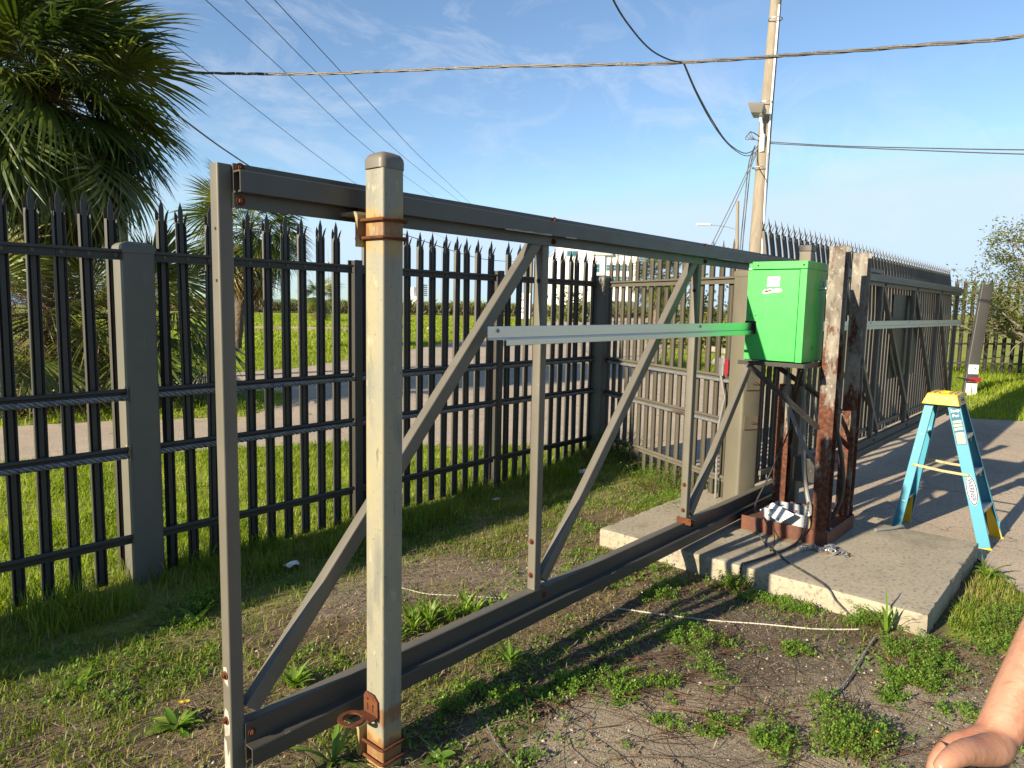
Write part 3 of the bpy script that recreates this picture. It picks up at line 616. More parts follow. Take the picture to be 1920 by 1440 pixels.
# red-brown runners and dry stems, long and curved, swept across the dirt
rb_ = np.random.default_rng(23); Vp, Tp, tp = [], [], []; off = 0
def stem(x0, y0, az, length, bend, lift, rad, t):
    global off
    K = 7; P = []
    for i in range(K):
        s = i / (K - 1); a = az + bend * (s - .3)
        P.append((x0 + math.cos(a) * length * s, y0 + math.sin(a) * length * s, lift * 4 * s * (1 - s)))
    P = np.array(P); P[:, 2] += gz(P[:, 0], P[:, 1]) + .006
    dr = np.gradient(P, axis=0); dr /= np.linalg.norm(dr, axis=1, keepdims=True); sd = np.stack([-dr[:, 1], dr[:, 0], 0 * dr[:, 0]], 1)
    rd = rad * np.linspace(1, .45, K)[:, None]
    V = np.stack([P - sd * rd, P + sd * rd, P + np.array([0, 0, 1.5]) * rd], 1).reshape(-1, 3)
    for i in range(K - 1):
        a = i * 3; b_ = a + 3
        for j in range(3):
            j2 = (j + 1) % 3; Tp.append((off + a + j, off + a + j2, off + b_ + j2)); Tp.append((off + a + j, off + b_ + j2, off + b_ + j))
    Vp.append(V); tp.append(np.full(len(V), t)); off += len(V)
for i in range(48):      # sweep towards the bottom right
    stem(2.15 + rb_.random() * .9, 1.95 - rb_.random() * .8, R(-62 + rb_.normal() * 16), .5 + rb_.random() * .7, rb_.normal() * .7 + .9, .01 + .03 * rb_.random(), .0010 + .0008 * rb_.random(), rb_.random() * .9)
for i in range(190):
    x0, y0 = 2.0 + rb_.random() * 2.1, .25 + rb_.random() * 1.9
    stem(x0, y0, rb_.random() * 6.28, .15 + rb_.random() * .5, rb_.normal() * .8, .005 + .05 * rb_.random() ** 2, .0008 + .0008 * rb_.random(), rb_.random())
for i in range(120):
    x0, y0 = .8 + rb_.random() * 3.3, 2.2 + rb_.random() * 1.9
    stem(x0, y0, rb_.random() * 6.28, .08 + rb_.random() * .25, rb_.normal() * .8, .005 + .04 * rb_.random() ** 2, .0008 + .0006 * rb_.random(), rb_.random())
o = link('dry_stems', tri_mesh('dry_stems', np.concatenate(Vp), np.array(Tp), M['reed'], np.concatenate(tp))); tag(o, kind='stuff')
# gravel grit on the worn concrete
x, y, r = pts(9000, 1.2, 4.2, -0.4, 2.2, 24); k = (r.random(len(x)) < .25 + .75 * concrete_w(x, y)) & visible(x, y); x, y = x[k], y[k]; kk = len(x)
s = .0015 + .0045 * np.random.default_rng(25).random(kk) ** 3; z = gz(x, y)
base = np.array([[1, 0, 0], [-.5, .86, 0], [-.5, -.86, 0], [0, 0, 1.1]]); V = base[None] * s[:, None, None] + np.stack([x, y, z], 1)[:, None]
T = (np.array([[0, 1, 3], [1, 2, 3], [2, 0, 3]])[None] + (np.arange(kk) * 4)[:, None, None]).reshape(-1, 3)
o = link('grit', tri_mesh('grit', V.reshape(-1, 3), T, M['concrete'])); tag(o, kind='stuff')

# pebbles, clods and fallen leaves
x, y, r = pts(5200, .6, 4.3, -.4, 3.6, 26); k = visible(x, y) & off_slab(x, y) & (fbm(x, y, 2.5, 95) > .44); x, y = x[k], y[k]; kk = len(x); rr = np.random.default_rng(27)
s = .003 + .009 * rr.random(kk) ** 4; z = gz(x, y) + s * .15; th = rr.random(kk) * 6.28
octv = np.array([[1, 0, 0], [0, .8, 0], [-1, 0, 0], [0, -.8, 0], [0, 0, .7], [0, 0, -.6]]); V = octv[None] * s[:, None, None] * (.75 + .5 * rr.random((kk, 6, 1)))
ct, sn = np.cos(th)[:, None], np.sin(th)[:, None]; V = np.stack([V[..., 0] * ct - V[..., 1] * sn, V[..., 0] * sn + V[..., 1] * ct, V[..., 2]], -1) + np.stack([x, y, z], 1)[:, None]
T = (np.array([[0, 1, 4], [1, 2, 4], [2, 3, 4], [3, 0, 4], [1, 0, 5], [2, 1, 5], [3, 2, 5], [0, 3, 5]])[None] + (np.arange(kk) * 6)[:, None, None]).reshape(-1, 3)
o = link('pebbles', tri_mesh('pebbles', V.reshape(-1, 3), T, M['pebble'], np.repeat(rr.random(kk), 6))); tag(o, kind='stuff')
x, y, r = pts(5200, .5, 6.2, -.4, 4.4, 28); k = visible(x, y) & off_slab(x, y) & ~in_poly(x, y, ROAD) & (fbm(x, y, 2.2, 96) > .47) & ~((x > 4.2) & (y > .66) & (y < 2.6)); x, y = x[k], y[k]; kk = len(x); rr = np.random.default_rng(29)
az = rr.random(kk) * 6.28; el = rr.normal(size=kk) * .35; d = np.stack([np.cos(az) * np.cos(el), np.sin(az) * np.cos(el), np.sin(el)], 1); nn = np.stack([rr.normal(size=kk) * .5, rr.normal(size=kk) * .5, np.ones(kk)], 1)
stuff('dead_leaves', [leaflets(x, y, gz(x, y) + .006 + .006 * rr.random(kk), d, nn, .010 + .022 * rr.random(kk), .006 + .010 * rr.random(kk), rr.random(kk))], M['deadleaf'])
# ------------------------------------------------------------------ shared small meshes
def bolt_mesh(name, r, axis, mat):
    mb = MB(); ax = Vector(axis)
    mb.cyl((0, 0, 0), ax * r * .35, r * 1.55, 12); mb.cyl(ax * r * .35, ax * r * 1.1, r, 6); mb.cyl(ax * r * 1.1, ax * r * 1.5, r * .55, 8)
    return mb.mesh(name, mat)
BOLT_X = bolt_mesh('bolt', .0095, (-1, 0, 0), M['rust']); BOLT_Y = bolt_mesh('bolt', .0095, (0, -1, 0), M['rust'])
BOLT_D = bolt_mesh('bolt', .006, (0, -1, 0), M['galv']); BOLT_P = bolt_mesh('bolt', .0075, (0, -1, 0), M['bronze'])

def picket_mesh(name, mat, H, z0=0.0, bend=0.0, splay=0.016, flip=1, deep=1.0):
    """Corrugated pale with a triple pointed, splayed top; bend leans the top towards +Y."""
    mb = MB()
    prof = [(-.034, .010), (-.027, -.010), (-.0165, .012), (-.0165 + .004, 0.000), (.0165 - .004, 0.000), (.0165, .012), (.027, -.010), (.034, .010)]
    prof = [(a, b * flip * deep) for a, b in prof]
    t = .0032
    zs = [z0, H * .70, H * .82, H * .90, H - .125] if bend else [z0, H - .125]
    def by(z): s = max(0.0, (z - H * .70) / (H * .30)); return bend * s * s
    ring = []
    for z in zs:
        ring.append([(a, b + by(z), z) for a, b in prof] + [(a * .97, b + t + by(z), z) for a, b in reversed(prof)])
    n = len(prof) * 2; v = [p for r_ in ring for p in r_]; f = []
    for i in range(len(zs) - 1):
        for j in range(n): f.append((i * n + j, i * n + (j + 1) % n, (i + 1) * n + (j + 1) % n, (i + 1) * n + j))
    f.append(tuple(range(n - 1, -1, -1)))
    mb.add(v, f)
    zt = zs[-1]; yb = by(zt); yt = by(H); ym = by(H - .05)
    # middle point
    c = [(-.0150, .004 + yb, zt - .002), (.0150, .004 + yb, zt - .002), (.0150, .004 + ym, H - .052), (0, .004 + yt, H), (-.0150, .004 + ym, H - .052)]
    mb.add(c + [(a, b + t, z) for a, b, z in c], [(0, 1, 2, 3, 4), (9, 8, 7, 6, 5)] + [(i, 5 + i, 5 + (i + 1) % 5, (i + 1) % 5) for i in range(5)])
    for s in (-1, 1):
        sp = splay if s < 0 else splay * .25
        c = [(s * .034, .010 * flip + yb, zt - .002), (s * .0175, .008 * flip + yb, zt - .002), (s * (.0195 + sp * .3), -.004 * flip + yb - .003, H - .085), (s * (.0315 + sp), -.012 * flip + yb - .006, H - .056), (s * (.0345 + sp * .45), .002 + yb - .003, H - .088)]
        mb.add(c + [(a, b + t, z) for a, b, z in c], [(0, 1, 2, 3, 4) if s < 0 else (4, 3, 2, 1, 0), (9, 8, 7, 6, 5) if s < 0 else (5, 6, 7, 8, 9)] + [(i, 5 + i, 5 + (i + 1) % 5, (i + 1) % 5) if s < 0 else ((i + 1) % 5, 5 + (i + 1) % 5, 5 + i, i) for i in range(5)])
    return mb.mesh(name, mat, angle=25)

def square_post(mb, cx, cy, w, z0, z1, rot=0.0, r=.018):
    d = Vector((math.cos(rot), math.sin(rot), 0)); mb.bar((cx, cy, z0), (cx, cy, z1), w, w, side=d, r=r)
def post_cap(mb, cx, cy, w, z, rot=0.0, hgt=.035, dome=.035):
    d = Vector((math.cos(rot), math.sin(rot), 0)); e = Vector((-d.y, d.x, 0))
    prof = []
    r = .02; a = w / 2
    for x0, y0, t0 in ((a - r, -a + r, -90), (a - r, a - r, 0), (-a + r, a - r, 90), (-a + r, -a + r, 180)):
        for k in range(4): t = R(t0 + 30 * k); prof.append((x0 + r * math.cos(t), y0 + r * math.sin(t)))
    lv = [(1.0, z), (1.0, z + hgt), (.965, z + hgt + dome * .30), (.80, z + hgt + dome * .70), (.45, z + hgt + dome * .95), (.12, z + hgt + dome)]
    n = len(prof); v = [Vector((cx, cy, 0)) + d * (p * s) + e * (q * s) + Vector((0, 0, zz)) for s, zz in lv for p, q in prof]
    f = [(i * n + j, i * n + (j + 1) % n, (i + 1) * n + (j + 1) % n, (i + 1) * n + j) for i in range(len(lv) - 1) for j in range(n)] + [tuple(range((len(lv) - 1) * n, len(lv) * n)), tuple(range(n - 1, -1, -1))]
    mb.add(v, f)

# ------------------------------------------------------------------ sliding gate (tail frame near, pickets far)
gate = thing('sliding_gate', 'long bronze cantilever sliding gate with open braced tail frame and picketed far half', 'gate', (1.1, 2.15, 0))
Y0, Y1 = 2.152, 2.202
def gbar(name, p, q, w=.05, h=.05, lab=None, mat='bronze'):
    mb = MB(); mb.bar(p, q, w, h, side=(0, 1, 0), r=.006); return mb.build(name, M[mat], gate, lab)
END = 13.42
yc = (Y0 + Y1) / 2
gbar('top_rail', (1.13, yc, 2.115), (END - .05, yc, 2.115), .048, .07)
gbar('bottom_rail', (1.13, yc, .281), (END - .05, yc, .281), .048, .056)
PU = [1.105, 2.705, 4.315, 5.945, 7.38, 8.80, 10.385, 11.925, END - .025]
for i, u in enumerate(PU):
    mb = MB(); w = .05 if i else .05
    z0, z1 = (.02, 2.153) if i == 0 else (.311, 2.078)
    if i == len(PU) - 1: z0, z1 = .08, 2.15
    mb.bar((u, yc, z0), (u, yc, z1), .05, w, side=(0, 1, 0), r=.006); mb.build('frame_post', M['bronze'], gate)
ZL, ZH = .345, 2.045
BR = [((PU[0] + .055, ZL), (PU[1] - .05, ZH)), ((PU[1] + .055, ZL), (PU[2] - .05, ZH)), ((PU[2] + .055, ZL), (PU[3] - .05, ZH)),
      ((PU[4] + .05, ZH), (PU[5] + .02 + .25, ZL)), ((PU[5] + .06, ZH), (PU[6] + .22, ZL)), ((PU[6] + .06, ZH), (PU[7] + .22, ZL)), ((PU[7] + .05, ZH), (PU[8] - .05, ZL))]
for (a, za), (b_, zb) in BR: gbar('brace', (a, yc - .001, za), (b_, yc - .001, zb), .046, .062)
# enclosed roller tracks bolted to the near side
def track(name, z_web0, z_web1, zb0, zb1, slot_low=True, label=None):
    t = .0055; ya, yb, yw = 2.100, 2.1505, 2.143
    prof = [(yb, z_web1), (yw, z_web1), (yw, zb1), (ya + .004, zb1), (ya, zb1 - .004), (ya, zb0), (ya + .015, zb0), (ya + .015, zb0 + t), (ya + t, zb0 + t), (ya + t, zb1 - t), (yw, zb1 - t), (yw, zb0 + t), (yw - .010, zb0 + t), (yw - .010, zb0), (yw, zb0), (yw, z_web0), (yb, z_web0)]
    mb = MB(); mb.extrude(prof, (1.128, 0, 0), (0, 1, 0), (0, 0, 1), (END + .02 - 1.128, 0, 0)); return mb.build(name, M['track'], gate, label, angle=20)
track('top_track', 2.022, 2.157, 2.067, 2.134)
track('bottom_track', .150, .311, .174, .238)
for u in PU[:4] + PU[5:]:
    for z in (2.146, 2.044): link('bolt', BOLT_Y, gate, (u + .045, 2.143, z))
    link('bolt', BOLT_Y, gate, (u + .045, 2.143, .272))
for u in PU[:4]:
    for z in ((.33, .49) if u < 1.2 else (.385, .56)): link('bolt', BOLT_X, gate, (u - .025, 2.177, z))
# open access holes near the top of the frame posts and on the near end face
HOLE = MB(); HOLE.cyl((0, 0, 0), (-.0012, 0, 0), .0125, 14); HOLE = HOLE.mesh('bolt_hole', M['hole'])
for u in PU[1:4]:
    for z in (2.045, 1.855): link('bolt_hole', HOLE, gate, (u - .0252, 2.174, z))
HS = MB(); HS.cyl((0, 0, 0), (-.001, 0, 0), .0055, 10); HS = HS.mesh('bolt_hole', M['hole'])
for z in (1.955, 1.795): link('bolt_hole', HS, gate, (PU[0] - .0252, 2.170, z))
for u in PU[5:8]: link('bolt_hole', bpy.data.meshes.get('gate_hole') or (lambda q: (q.cyl((0, 0, 0), (0, -.001, 0), .016, 12), q.mesh('gate_hole', M['hole']))[1])(MB()), gate, (u, 2.1505, 1.80))
for u in PU[5:8]:
    mb = MB(); mb.box(u - .03, u + .03, 2.149, 2.1515, 1.74, 1.86); mb.build('hole_plate', M['bronze'], gate)
for pts_, w_ in (([(2.158, .285), (2.190, .268), (2.197, .330), (2.186, .372), (2.165, .365), (2.155, .320)], 0), ([(2.160, .455), (2.185, .462), (2.192, .515), (2.170, .520)], 0), ([(2.156, .06), (2.196, .05), (2.198, .262), (2.182, .255), (2.174, .20), (2.160, .235)], 0)):  # peeled spots by the bolts; lowest patch paints in the sunlit post foot
    mb = MB(); mb.extrude(pts_, (PU[0] - .0252, 0, 0), (0, 1, 0), (0, 0, 1), (-.0004, 0, 0)); mb.build('bare_and_sunlit_patch', M['bare_sunlit_alu'], gate, smooth=False)
for u_, a_, b_, z_ in ((2.35, 0, .33, 2.066), (2.79, 0, .09, 2.066), (4.45, 0, .42, 2.067), (1.25, 0, .02, .236), (1.62, 0, .04, .237), (3.3, 0, .05, .237)):
    mb = MB(); n_ = 9; pp = [(u_ + (b_ - a_) * i / n_, z_ + .002 + .004 * rng.random()) for i in range(n_ + 1)] + [(u_ + (b_ - a_) * i / n_, z_ - .001 - .002 * rng.random()) for i in range(n_, -1, -1)]
    mb.extrude(pp, (0, 2.0998, 0), (1, 0, 0), (0, 0, 1), (0, -.0004, 0)); mb.build('scrape', M['bare_sunlit_alu'], gate, smooth=False)
# rusty angle clip under the third post
mb = MB(); mb.box(4.255, 4.262, 2.10, 2.205, .300, .345); mb.box(4.262, 4.335, 2.098, 2.205, .315, .320)
mb.build('rusty_clip', M['rust'], gate, 'rusty angle clip at the foot of the frame post', bevel=.0015)
# aluminium drive rail
mb = MB(); mb.box(2.09, 12.45, 1.950, 1.9545, 1.598, 1.650); mb.box(2.09, 12.45, 1.944, 1.954, 1.594, 1.598)
mb.box(2.19, 12.45, 1.9375, 1.9415, 1.570, 1.5945); mb.box(2.19, 12.45, 1.9415, 1.954, 1.590, 1.5938)
dr_ = mb.build('drive_rail', M['alu'], gate, 'bright aluminium angle rail running along the gate', bevel=.001)
mb = MB(); mb.box(2.092, 12.44, 1.9492, 1.9502, 1.601, 1.6035); mb.build('blue_line', M['blueline'], dr_)
for u in (2.15, 3.95, 5.5, 7.6, 9.2, 10.8, 12.2): link('bolt', BOLT_D, dr_, (u, 1.950, 1.632))
for u in PU[2:8]:
    mb = MB(); mb.box(u - .02, u + .02, 1.9545, 2.152, 1.612, 1.6165); mb.build('rail_bracket', M['bronze'], gate)
# pickets of the far half
PK = picket_mesh('picket', M['picket_g'], 2.493, .30, .085, .005, 1, .95)
k = 0
u = 5.725
while u < END - .05:
    if all(abs(u - p) > .01 for p in PU): pass
    link('picket', PK, gate, (u, 2.252, 0)); u += .1415
for z in (.40, 2.06):
    mb = MB(); mb.box(5.68, END - .02, 2.204, 2.226, z - .02, z + .02); mb.build('picket_rail', M['bronze'], gate)
mb = MB(); mb.box(9.62, 10.95, 2.2265, 2.2305, .92, 1.96); mb.build('back_panel', M['steel_dark'], gate, 'dark sheet panel fixed behind the pickets')
mb = MB(); mb.box(7.85, 8.62, 2.120, 2.150, 2.158, 2.196); mb.build('stop_block', M['bronze'], gate)

# ------------------------------------------------------------------ guide posts
gp = thing('guide_post', 'peeling cream square guide post with domed cap and rusty U-bolts in front of the gate', 'post', (1.596, 1.989, 0))
mb = MB(); mb.bar((1.596, 1.989, -.15), (1.596, 1.989, 2.20), .092, .098, side=(1, 0, 0), r=.008); mb.build('post', M['cream'], gp)
mb = MB(); post_cap(mb, 1.596, 1.989, .106, 2.190, hgt=.026, dome=.032); mb.build('cap', M['bronze'], gp, smooth=True)
for z0, zz in ((1.94, (2.018, 1.957)), (.055, (.104, .047))):
    mb = MB(); prof = [(2.047, z0 - .012), (2.060, z0 - .012), (2.060, z0 + .085), (2.066, z0 + .096), (2.165, z0 + .096), (2.165, z0 + .108), (2.060, z0 + .108), (2.050, z0 + .100), (2.047, z0 + .09)]
    mb.extrude(prof, (1.525, 0, 0), (0, 1, 0), (0, 0, 1), (.155, 0, 0)); mb.build('roller_bracket', M['cream'], gp, 'cream angle bracket for the gate rollers')
    mb = MB(); mb.cyl((1.60, 2.118, z0 + .03), (1.60, 2.118, z0 + .097), .012, 10); mb.cyl((1.60, 2.118, z0 + .104), (1.60, 2.118, z0 + .135), .017, 12); mb.build('roller', M['rust'], gp)
    for z in zz:
        a, b_, c_, d_ = 1.540, 1.652, 1.929, 2.075; r = .014
        path = [(a, d_, z), (a, c_ + r, z), (a + r * .3, c_ + r * .3, z), (a + r, c_, z), (b_ - r, c_, z), (b_ - r * .3, c_ + r * .3, z), (b_, c_ + r, z), (b_, d_, z)]
        mb = MB(); mb.tube(path, .0062, 8); mb.build('u_bolt', M['rust'], gp)
# ring bracket of rusty plate on the sunny face
mb = MB(); plate = [(1.957, .222), (2.040, .222), (2.040, .282), (2.030, .300), (1.985, .300), (1.960, .280)]
mb.extrude(plate, (1.5475, 0, 0), (0, 1, 0), (0, 0, 1), (-.007, 0, 0))
n = 28; cx, cy, ro, ri = 1.480, 2.030, .052, .033
v = []
for z in (.214, .221):
    for r_ in (ro, ri): v += [(cx + r_ * math.cos(2 * math.pi * j / n), cy + r_ * math.sin(2 * math.pi * j / n), z) for j in range(n)]
f = []
for j in range(n):
    j2 = (j + 1) % n
    f += [(j, n + j, n + j2, j2), (2 * n + j, 2 * n + j2, 3 * n + j2, 3 * n + j), (j, j2, 2 * n + j2, 2 * n + j), (n + j, 3 * n + j, 3 * n + j2, n + j2)]
mb.add(v, f); mb.extrude([(1.505, 1.965), (1.5475, 1.957), (1.5475, 2.040), (1.522, 2.055)], (0, 0, .2145), (1, 0, 0), (0, 1, 0), (0, 0, .0063))
rb2 = mb.build('ring_bracket', M['rust'], gp, 'rusty ring bracket welded low on the post', bevel=.0012)
mb = MB()
for y in (1.985, 2.015): mb.cyl((1.5405, y, .268 + (y - 2) * .6), (1.5385, y, .268 + (y - 2) * .6), .005, 8); mb.box(1.5388, 1.5401, y - .002, y + .002, .235, .262)
mb.build('slot', M['hole'], rb2)

gp2 = thing('guide_post', 'olive square guide post with dark flat cap behind the green cabinet', 'post', (5.795, 1.985, .13))
mb = MB(); mb.bar((5.795, 1.985, .10), (5.795, 1.985, 2.225), .092, .092, side=(1, 0, 0), r=.008); mb.build('post', M['post_tan'], gp2)
mb = MB(); mb.bar((5.795, 1.985, 2.2), (5.795, 1.985, 2.25), .104, .104, side=(1, 0, 0), r=.008); mb.build('cap', M['steel_dark'], gp2, bevel=.004)
for z in (1.957, .30):
    mb = MB(); mb.extrude([(2.032, z - .05), (2.044, z - .05), (2.044, z + .04), (2.13, z + .04), (2.13, z + .05), (2.032, z + .05)], (5.73, 0, 0), (0, 1, 0), (0, 0, 1), (.13, 0, 0)); mb.build('roller_bracket', M['steel_dark'], gp2)

# ------------------------------------------------------------------ palisade fence along the yard
YF = 4.46
fa = thing('palisade_fence', 'dark palisade fence with capped square posts and cables beside the grassy yard', 'fence', (1.73, 4.5, 0))
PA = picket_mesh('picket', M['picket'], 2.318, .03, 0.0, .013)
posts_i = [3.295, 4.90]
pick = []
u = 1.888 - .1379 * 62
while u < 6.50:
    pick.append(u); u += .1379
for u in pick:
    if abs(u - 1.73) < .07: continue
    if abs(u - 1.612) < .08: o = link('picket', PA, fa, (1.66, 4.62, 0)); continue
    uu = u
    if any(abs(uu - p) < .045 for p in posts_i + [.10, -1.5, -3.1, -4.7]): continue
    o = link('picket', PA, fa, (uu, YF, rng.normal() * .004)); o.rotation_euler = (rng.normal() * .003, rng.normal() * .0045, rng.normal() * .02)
for p in posts_i + [.10, -1.5, -3.1, -4.7]:
    mb = MB(); w, d = .062, .095
    mb.box(p - w / 2, p + w / 2, 4.405, 4.413, -.1, 2.045); mb.box(p - w / 2, p + w / 2, 4.497, 4.505, -.1, 2.045); mb.box(p - .005, p + .005, 4.413, 4.497, -.1, 2.044)
    mb.build('line_post', M['picket'], fa, bevel=.001)
ends = [-6.6] + [-4.7, -3.1, -1.5, .10] + [1.64]
spans = [(ends[i] + .034, ends[i + 1] - (.034 if i < 4 else 0)) for i in range(5)] + [(1.82, posts_i[0] - .034), (posts_i[0] + .034, posts_i[1] - .034), (posts_i[1] + .034, 6.455)]
def rails(parent, mat, seg, ztop, zmid, zbot, cable=True):
    """seg: function s(t, off) -> point on the fence line; rails are rolled channels with a lip."""
    (p, q, nrm) = seg; d = q - p
    prof = [(0, -.030), (.026, -.030), (.026, -.026), (.004, -.026), (.004, .026), (.022, .026), (.022, .014), (.026, .014), (.026, .030), (0, .030)]
    mb = MB(); mb.extrude(prof, p + Vector((0, 0, ztop)), nrm, Vector((0, 0, 1)), d); mb.build('top_rail', mat, parent, angle=20)
    for z in zmid:
        mb = MB(); mb.tube([p + nrm * .013 + Vector((0, 0, z)), q + nrm * .013 + Vector((0, 0, z))], .0135, 10); mb.box(0, 0, 0, 0, 0, 0) if False else None
        pr2 = [(0, -.03), (.004, -.03), (.004, .0), (0, .0)]
        mb.extrude(pr2, p + Vector((0, 0, z)), nrm, Vector((0, 0, 1)), d); mb.build('mid_rail', mat, parent)
    mb = MB(); mb.tube([p + nrm * .014 + Vector((0, 0, zbot)), q + nrm * .014 + Vector((0, 0, zbot))], .0155, 10)
    mb.extrude([(0, -.045), (.005, -.045), (.005, .0), (0, .0)], p + Vector((0, 0, zbot)), nrm, Vector((0, 0, 1)), d); mb.build('bottom_rail', mat, parent)
for a, b_ in spans:
    rails(fa, M['picket'], (Vector((a, 4.449, 0)), Vector((b_, 4.449, 0)), Vector((0, -1, 0))), 1.978, (1.186, .838), .300)
for u in pick:
    if u > .9 and not any(abs(u - p) < .05 for p in posts_i): link('bolt', BOLT_P, fa, (u, 4.444, 1.976))
for z in (1.148, .800):
    for a, b_ in ((-6.6, 1.645), (1.815, 6.455)):
        n = int((b_ - a) / .022); mb = MB()
        mb.tube([(a + (b_ - a) * i / n, 4.428, z + .004 * math.sin(i * .011)) for i in range(n + 1)], .0155, 12, lobes=6, lobe_amp=.14, twist=30)
        mb.build('cable', M['strand'], fa, 'galvanised steel cable stretched below the rail', smooth=False)
def big_post(parent, cx, cy, w, rot, mat, z1=2.0):
    mb = MB(); square_post(mb, cx, cy, w, -.1, z1, rot, .022); o = mb.build('square_post', mat, parent)
    mb = MB(); post_cap(mb, cx, cy, w + .008, z1 - .006, rot, .032, .036); c_ = MB(); cp = mb.build('post_cap', mat, parent)
    return o
big_post(fa, 1.73, 4.49, .178, 0, M['post'], 1.998)
big_post(fa, 6.555, 4.425, .186, 0, M['post'], 2.015)
for z in (1.15, .80):
    mb = MB(); mb.bar((6.555, 4.425, z - .055), (6.555, 4.425, z + .055), .192, .192, side=(1, 0, 0), r=.020); mb.build('strap_band', M['post'], fa)
    mb = MB(); mb.box(6.53, 6.57, 4.3275, 4.3290, z - .03, z + .02); mb.build('rust_stain', M['rust'], fa)
for z in (1.155, .805):    # rail end plates welded on the near post
    mb = MB(); mb.box(1.6385, 1.6405, 4.405, 4.472, z - .035, z + .055); mb.box(1.6375, 1.6388, 4.401, 4.405, z - .037, z + .057); mb.build('end_plate', M['rust_stain'] if z < 1 else M['post'], fa)
mb = MB(); mb.add([(1.76, 4.3998, 1.90), (1.735, 4.3998, 1.86), (1.755, 4.3998, 1.80), (1.785, 4.3998, 1.84)], [(0, 1, 2, 3)]); mb.build('paint_chip', M['bronze'], fa)

# ------------------------------------------------------------------ palisade fence returning to the gate
A3 = Vector((6.68, 4.48, 0)); PB = Vector((5.60, 2.35, 0))
dB = (PB - A3); LB = dB.length; dB.normalize(); rotB = math.atan2(dB.y, dB.x); nB = Vector((dB.y, -dB.x, 0)); nB = nB if nB.x < 0 else -nB
fb = thing('palisade_fence', 'short sunlit olive palisade fence from the corner post to the gate', 'fence', (6.1, 3.4, 0))
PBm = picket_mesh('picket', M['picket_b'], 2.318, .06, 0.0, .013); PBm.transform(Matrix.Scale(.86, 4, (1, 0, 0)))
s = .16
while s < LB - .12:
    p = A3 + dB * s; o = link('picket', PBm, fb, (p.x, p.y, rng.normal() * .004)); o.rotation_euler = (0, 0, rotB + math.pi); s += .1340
off = nB * .012
rails(fb, M['picket_b'], (A3 + dB * .10 + off, A3 + dB * (LB - .10) + off, nB), 1.978, (1.178, .815), .315)
for z in (1.137, .775):
    a, b_ = A3 + dB * .10 + nB * .034, A3 + dB * (LB - .10) + nB * .034; n = 90; mb = MB()
    mb.tube([a + (b_ - a) * i / n + Vector((0, 0, z)) for i in range(n + 1)], .015, 12, ); mb.build('cable', M['galv'], fb, 'galvanised steel cable stretched below the rail', smooth=False)
big_post(fb, PB.x, PB.y, .190, rotB, M['post_tan'], 2.005)
for z in (1.15, .83):
    d2 = Vector((-nB.y, nB.x, 0)); c_ = PB + dB * .0965 + Vector((0, 0, z))
    mb = MB(); mb.bar(c_ - Vector((0, 0, .055)), c_ + Vector((0, 0, .055)), .13, .004, side=nB); mb.build('end_plate', M['post_tan'], fb)
    mb = MB(); e0 = c_ + dB * .0025; mb.bar(e0 + Vector((0, 0, -.056)) - nB * .065, e0 + Vector((0, 0, -.056)) + nB * .065, .005, .004); mb.bar(e0 + nB * -.066 + Vector((0, 0, -.056)), e0 + nB * -.066 + Vector((0, 0, .056)), .004, .005); mb.build('rust_line', M['rust'], fb)
    mb = MB(); e = c_ + dB * .004 + nB * -.03; mb.tube([e + nB * -.01, e + dB * .02, e + dB * .02 + nB * .03 + Vector((0, 0, .01)), e + nB * .03 + Vector((0, 0, -.01))], .003, 6); mb.build('wire_tie', M['rust'], fb)
refl = thing('reflector', 'red reflector in a clear bracket on the rail end by the tan post', 'reflector', (5.66, 2.56, 1.19))
mb = MB(); q = PB + dB * -.16 + nB * .06; mb.bar(Vector((q.x, q.y, 1.19)), Vector((q.x, q.y, 1.325)), .04, .014, side=dB, r=.004); mb.build('red_lens', M['red'], refl)
mb = MB(); q = q - dB * .07; mb.bar(Vector((q.x, q.y, 1.18)), Vector((q.x, q.y, 1.33)), .062, .010, side=dB, r=.003); o = mb.build('metal_bracket', M['galv'], refl)
mb = MB(); mb.tube([(q.x, q.y, 1.18), (q.x - .01, q.y - .05, 1.0), (q.x - .04, q.y - .02, .75), (q.x - .03, q.y - .02, .4), (q.x - .02, q.y - .02, .1)], .010, 8)
single('hose', mb, M['hose'], (q.x, q.y, .1), 'grey flexible conduit hanging down the fence beside the tan post', 'hose')
# ------------------------------------------------------------------ concrete slab
def text_obj(name, body, size, o, xd, yd, mat, parent, bold=0.0, ext=0.0004, align='CENTER', spacing=1.0):
    cu = bpy.data.curves.new('t', 'FONT'); cu.body = body; cu.size = size; cu.align_x = align; cu.align_y = 'CENTER'; cu.extrude = ext; cu.offset = bold; cu.space_character = spacing; cu.resolution_u = 3
    to = bpy.data.objects.new('t', cu); COL.objects.link(to); bpy.context.view_layer.update()
    me = bpy.data.meshes.new_from_object(to.evaluated_get(bpy.context.evaluated_depsgraph_get())); bpy.data.objects.remove(to); bpy.data.curves.remove(cu)
    me.name = name; xd, yd = Vector(xd).normalized(), Vector(yd).normalized(); zd = xd.cross(yd); o = Vector(o) - ORG[parent]
    me.transform(Matrix(((xd.x, yd.x, zd.x, o.x), (xd.y, yd.y, zd.y, o.y), (xd.z, yd.z, zd.z, o.z), (0, 0, 0, 1))))
    me.materials.clear(); me.materials.append(mat); return link(name, me, parent)

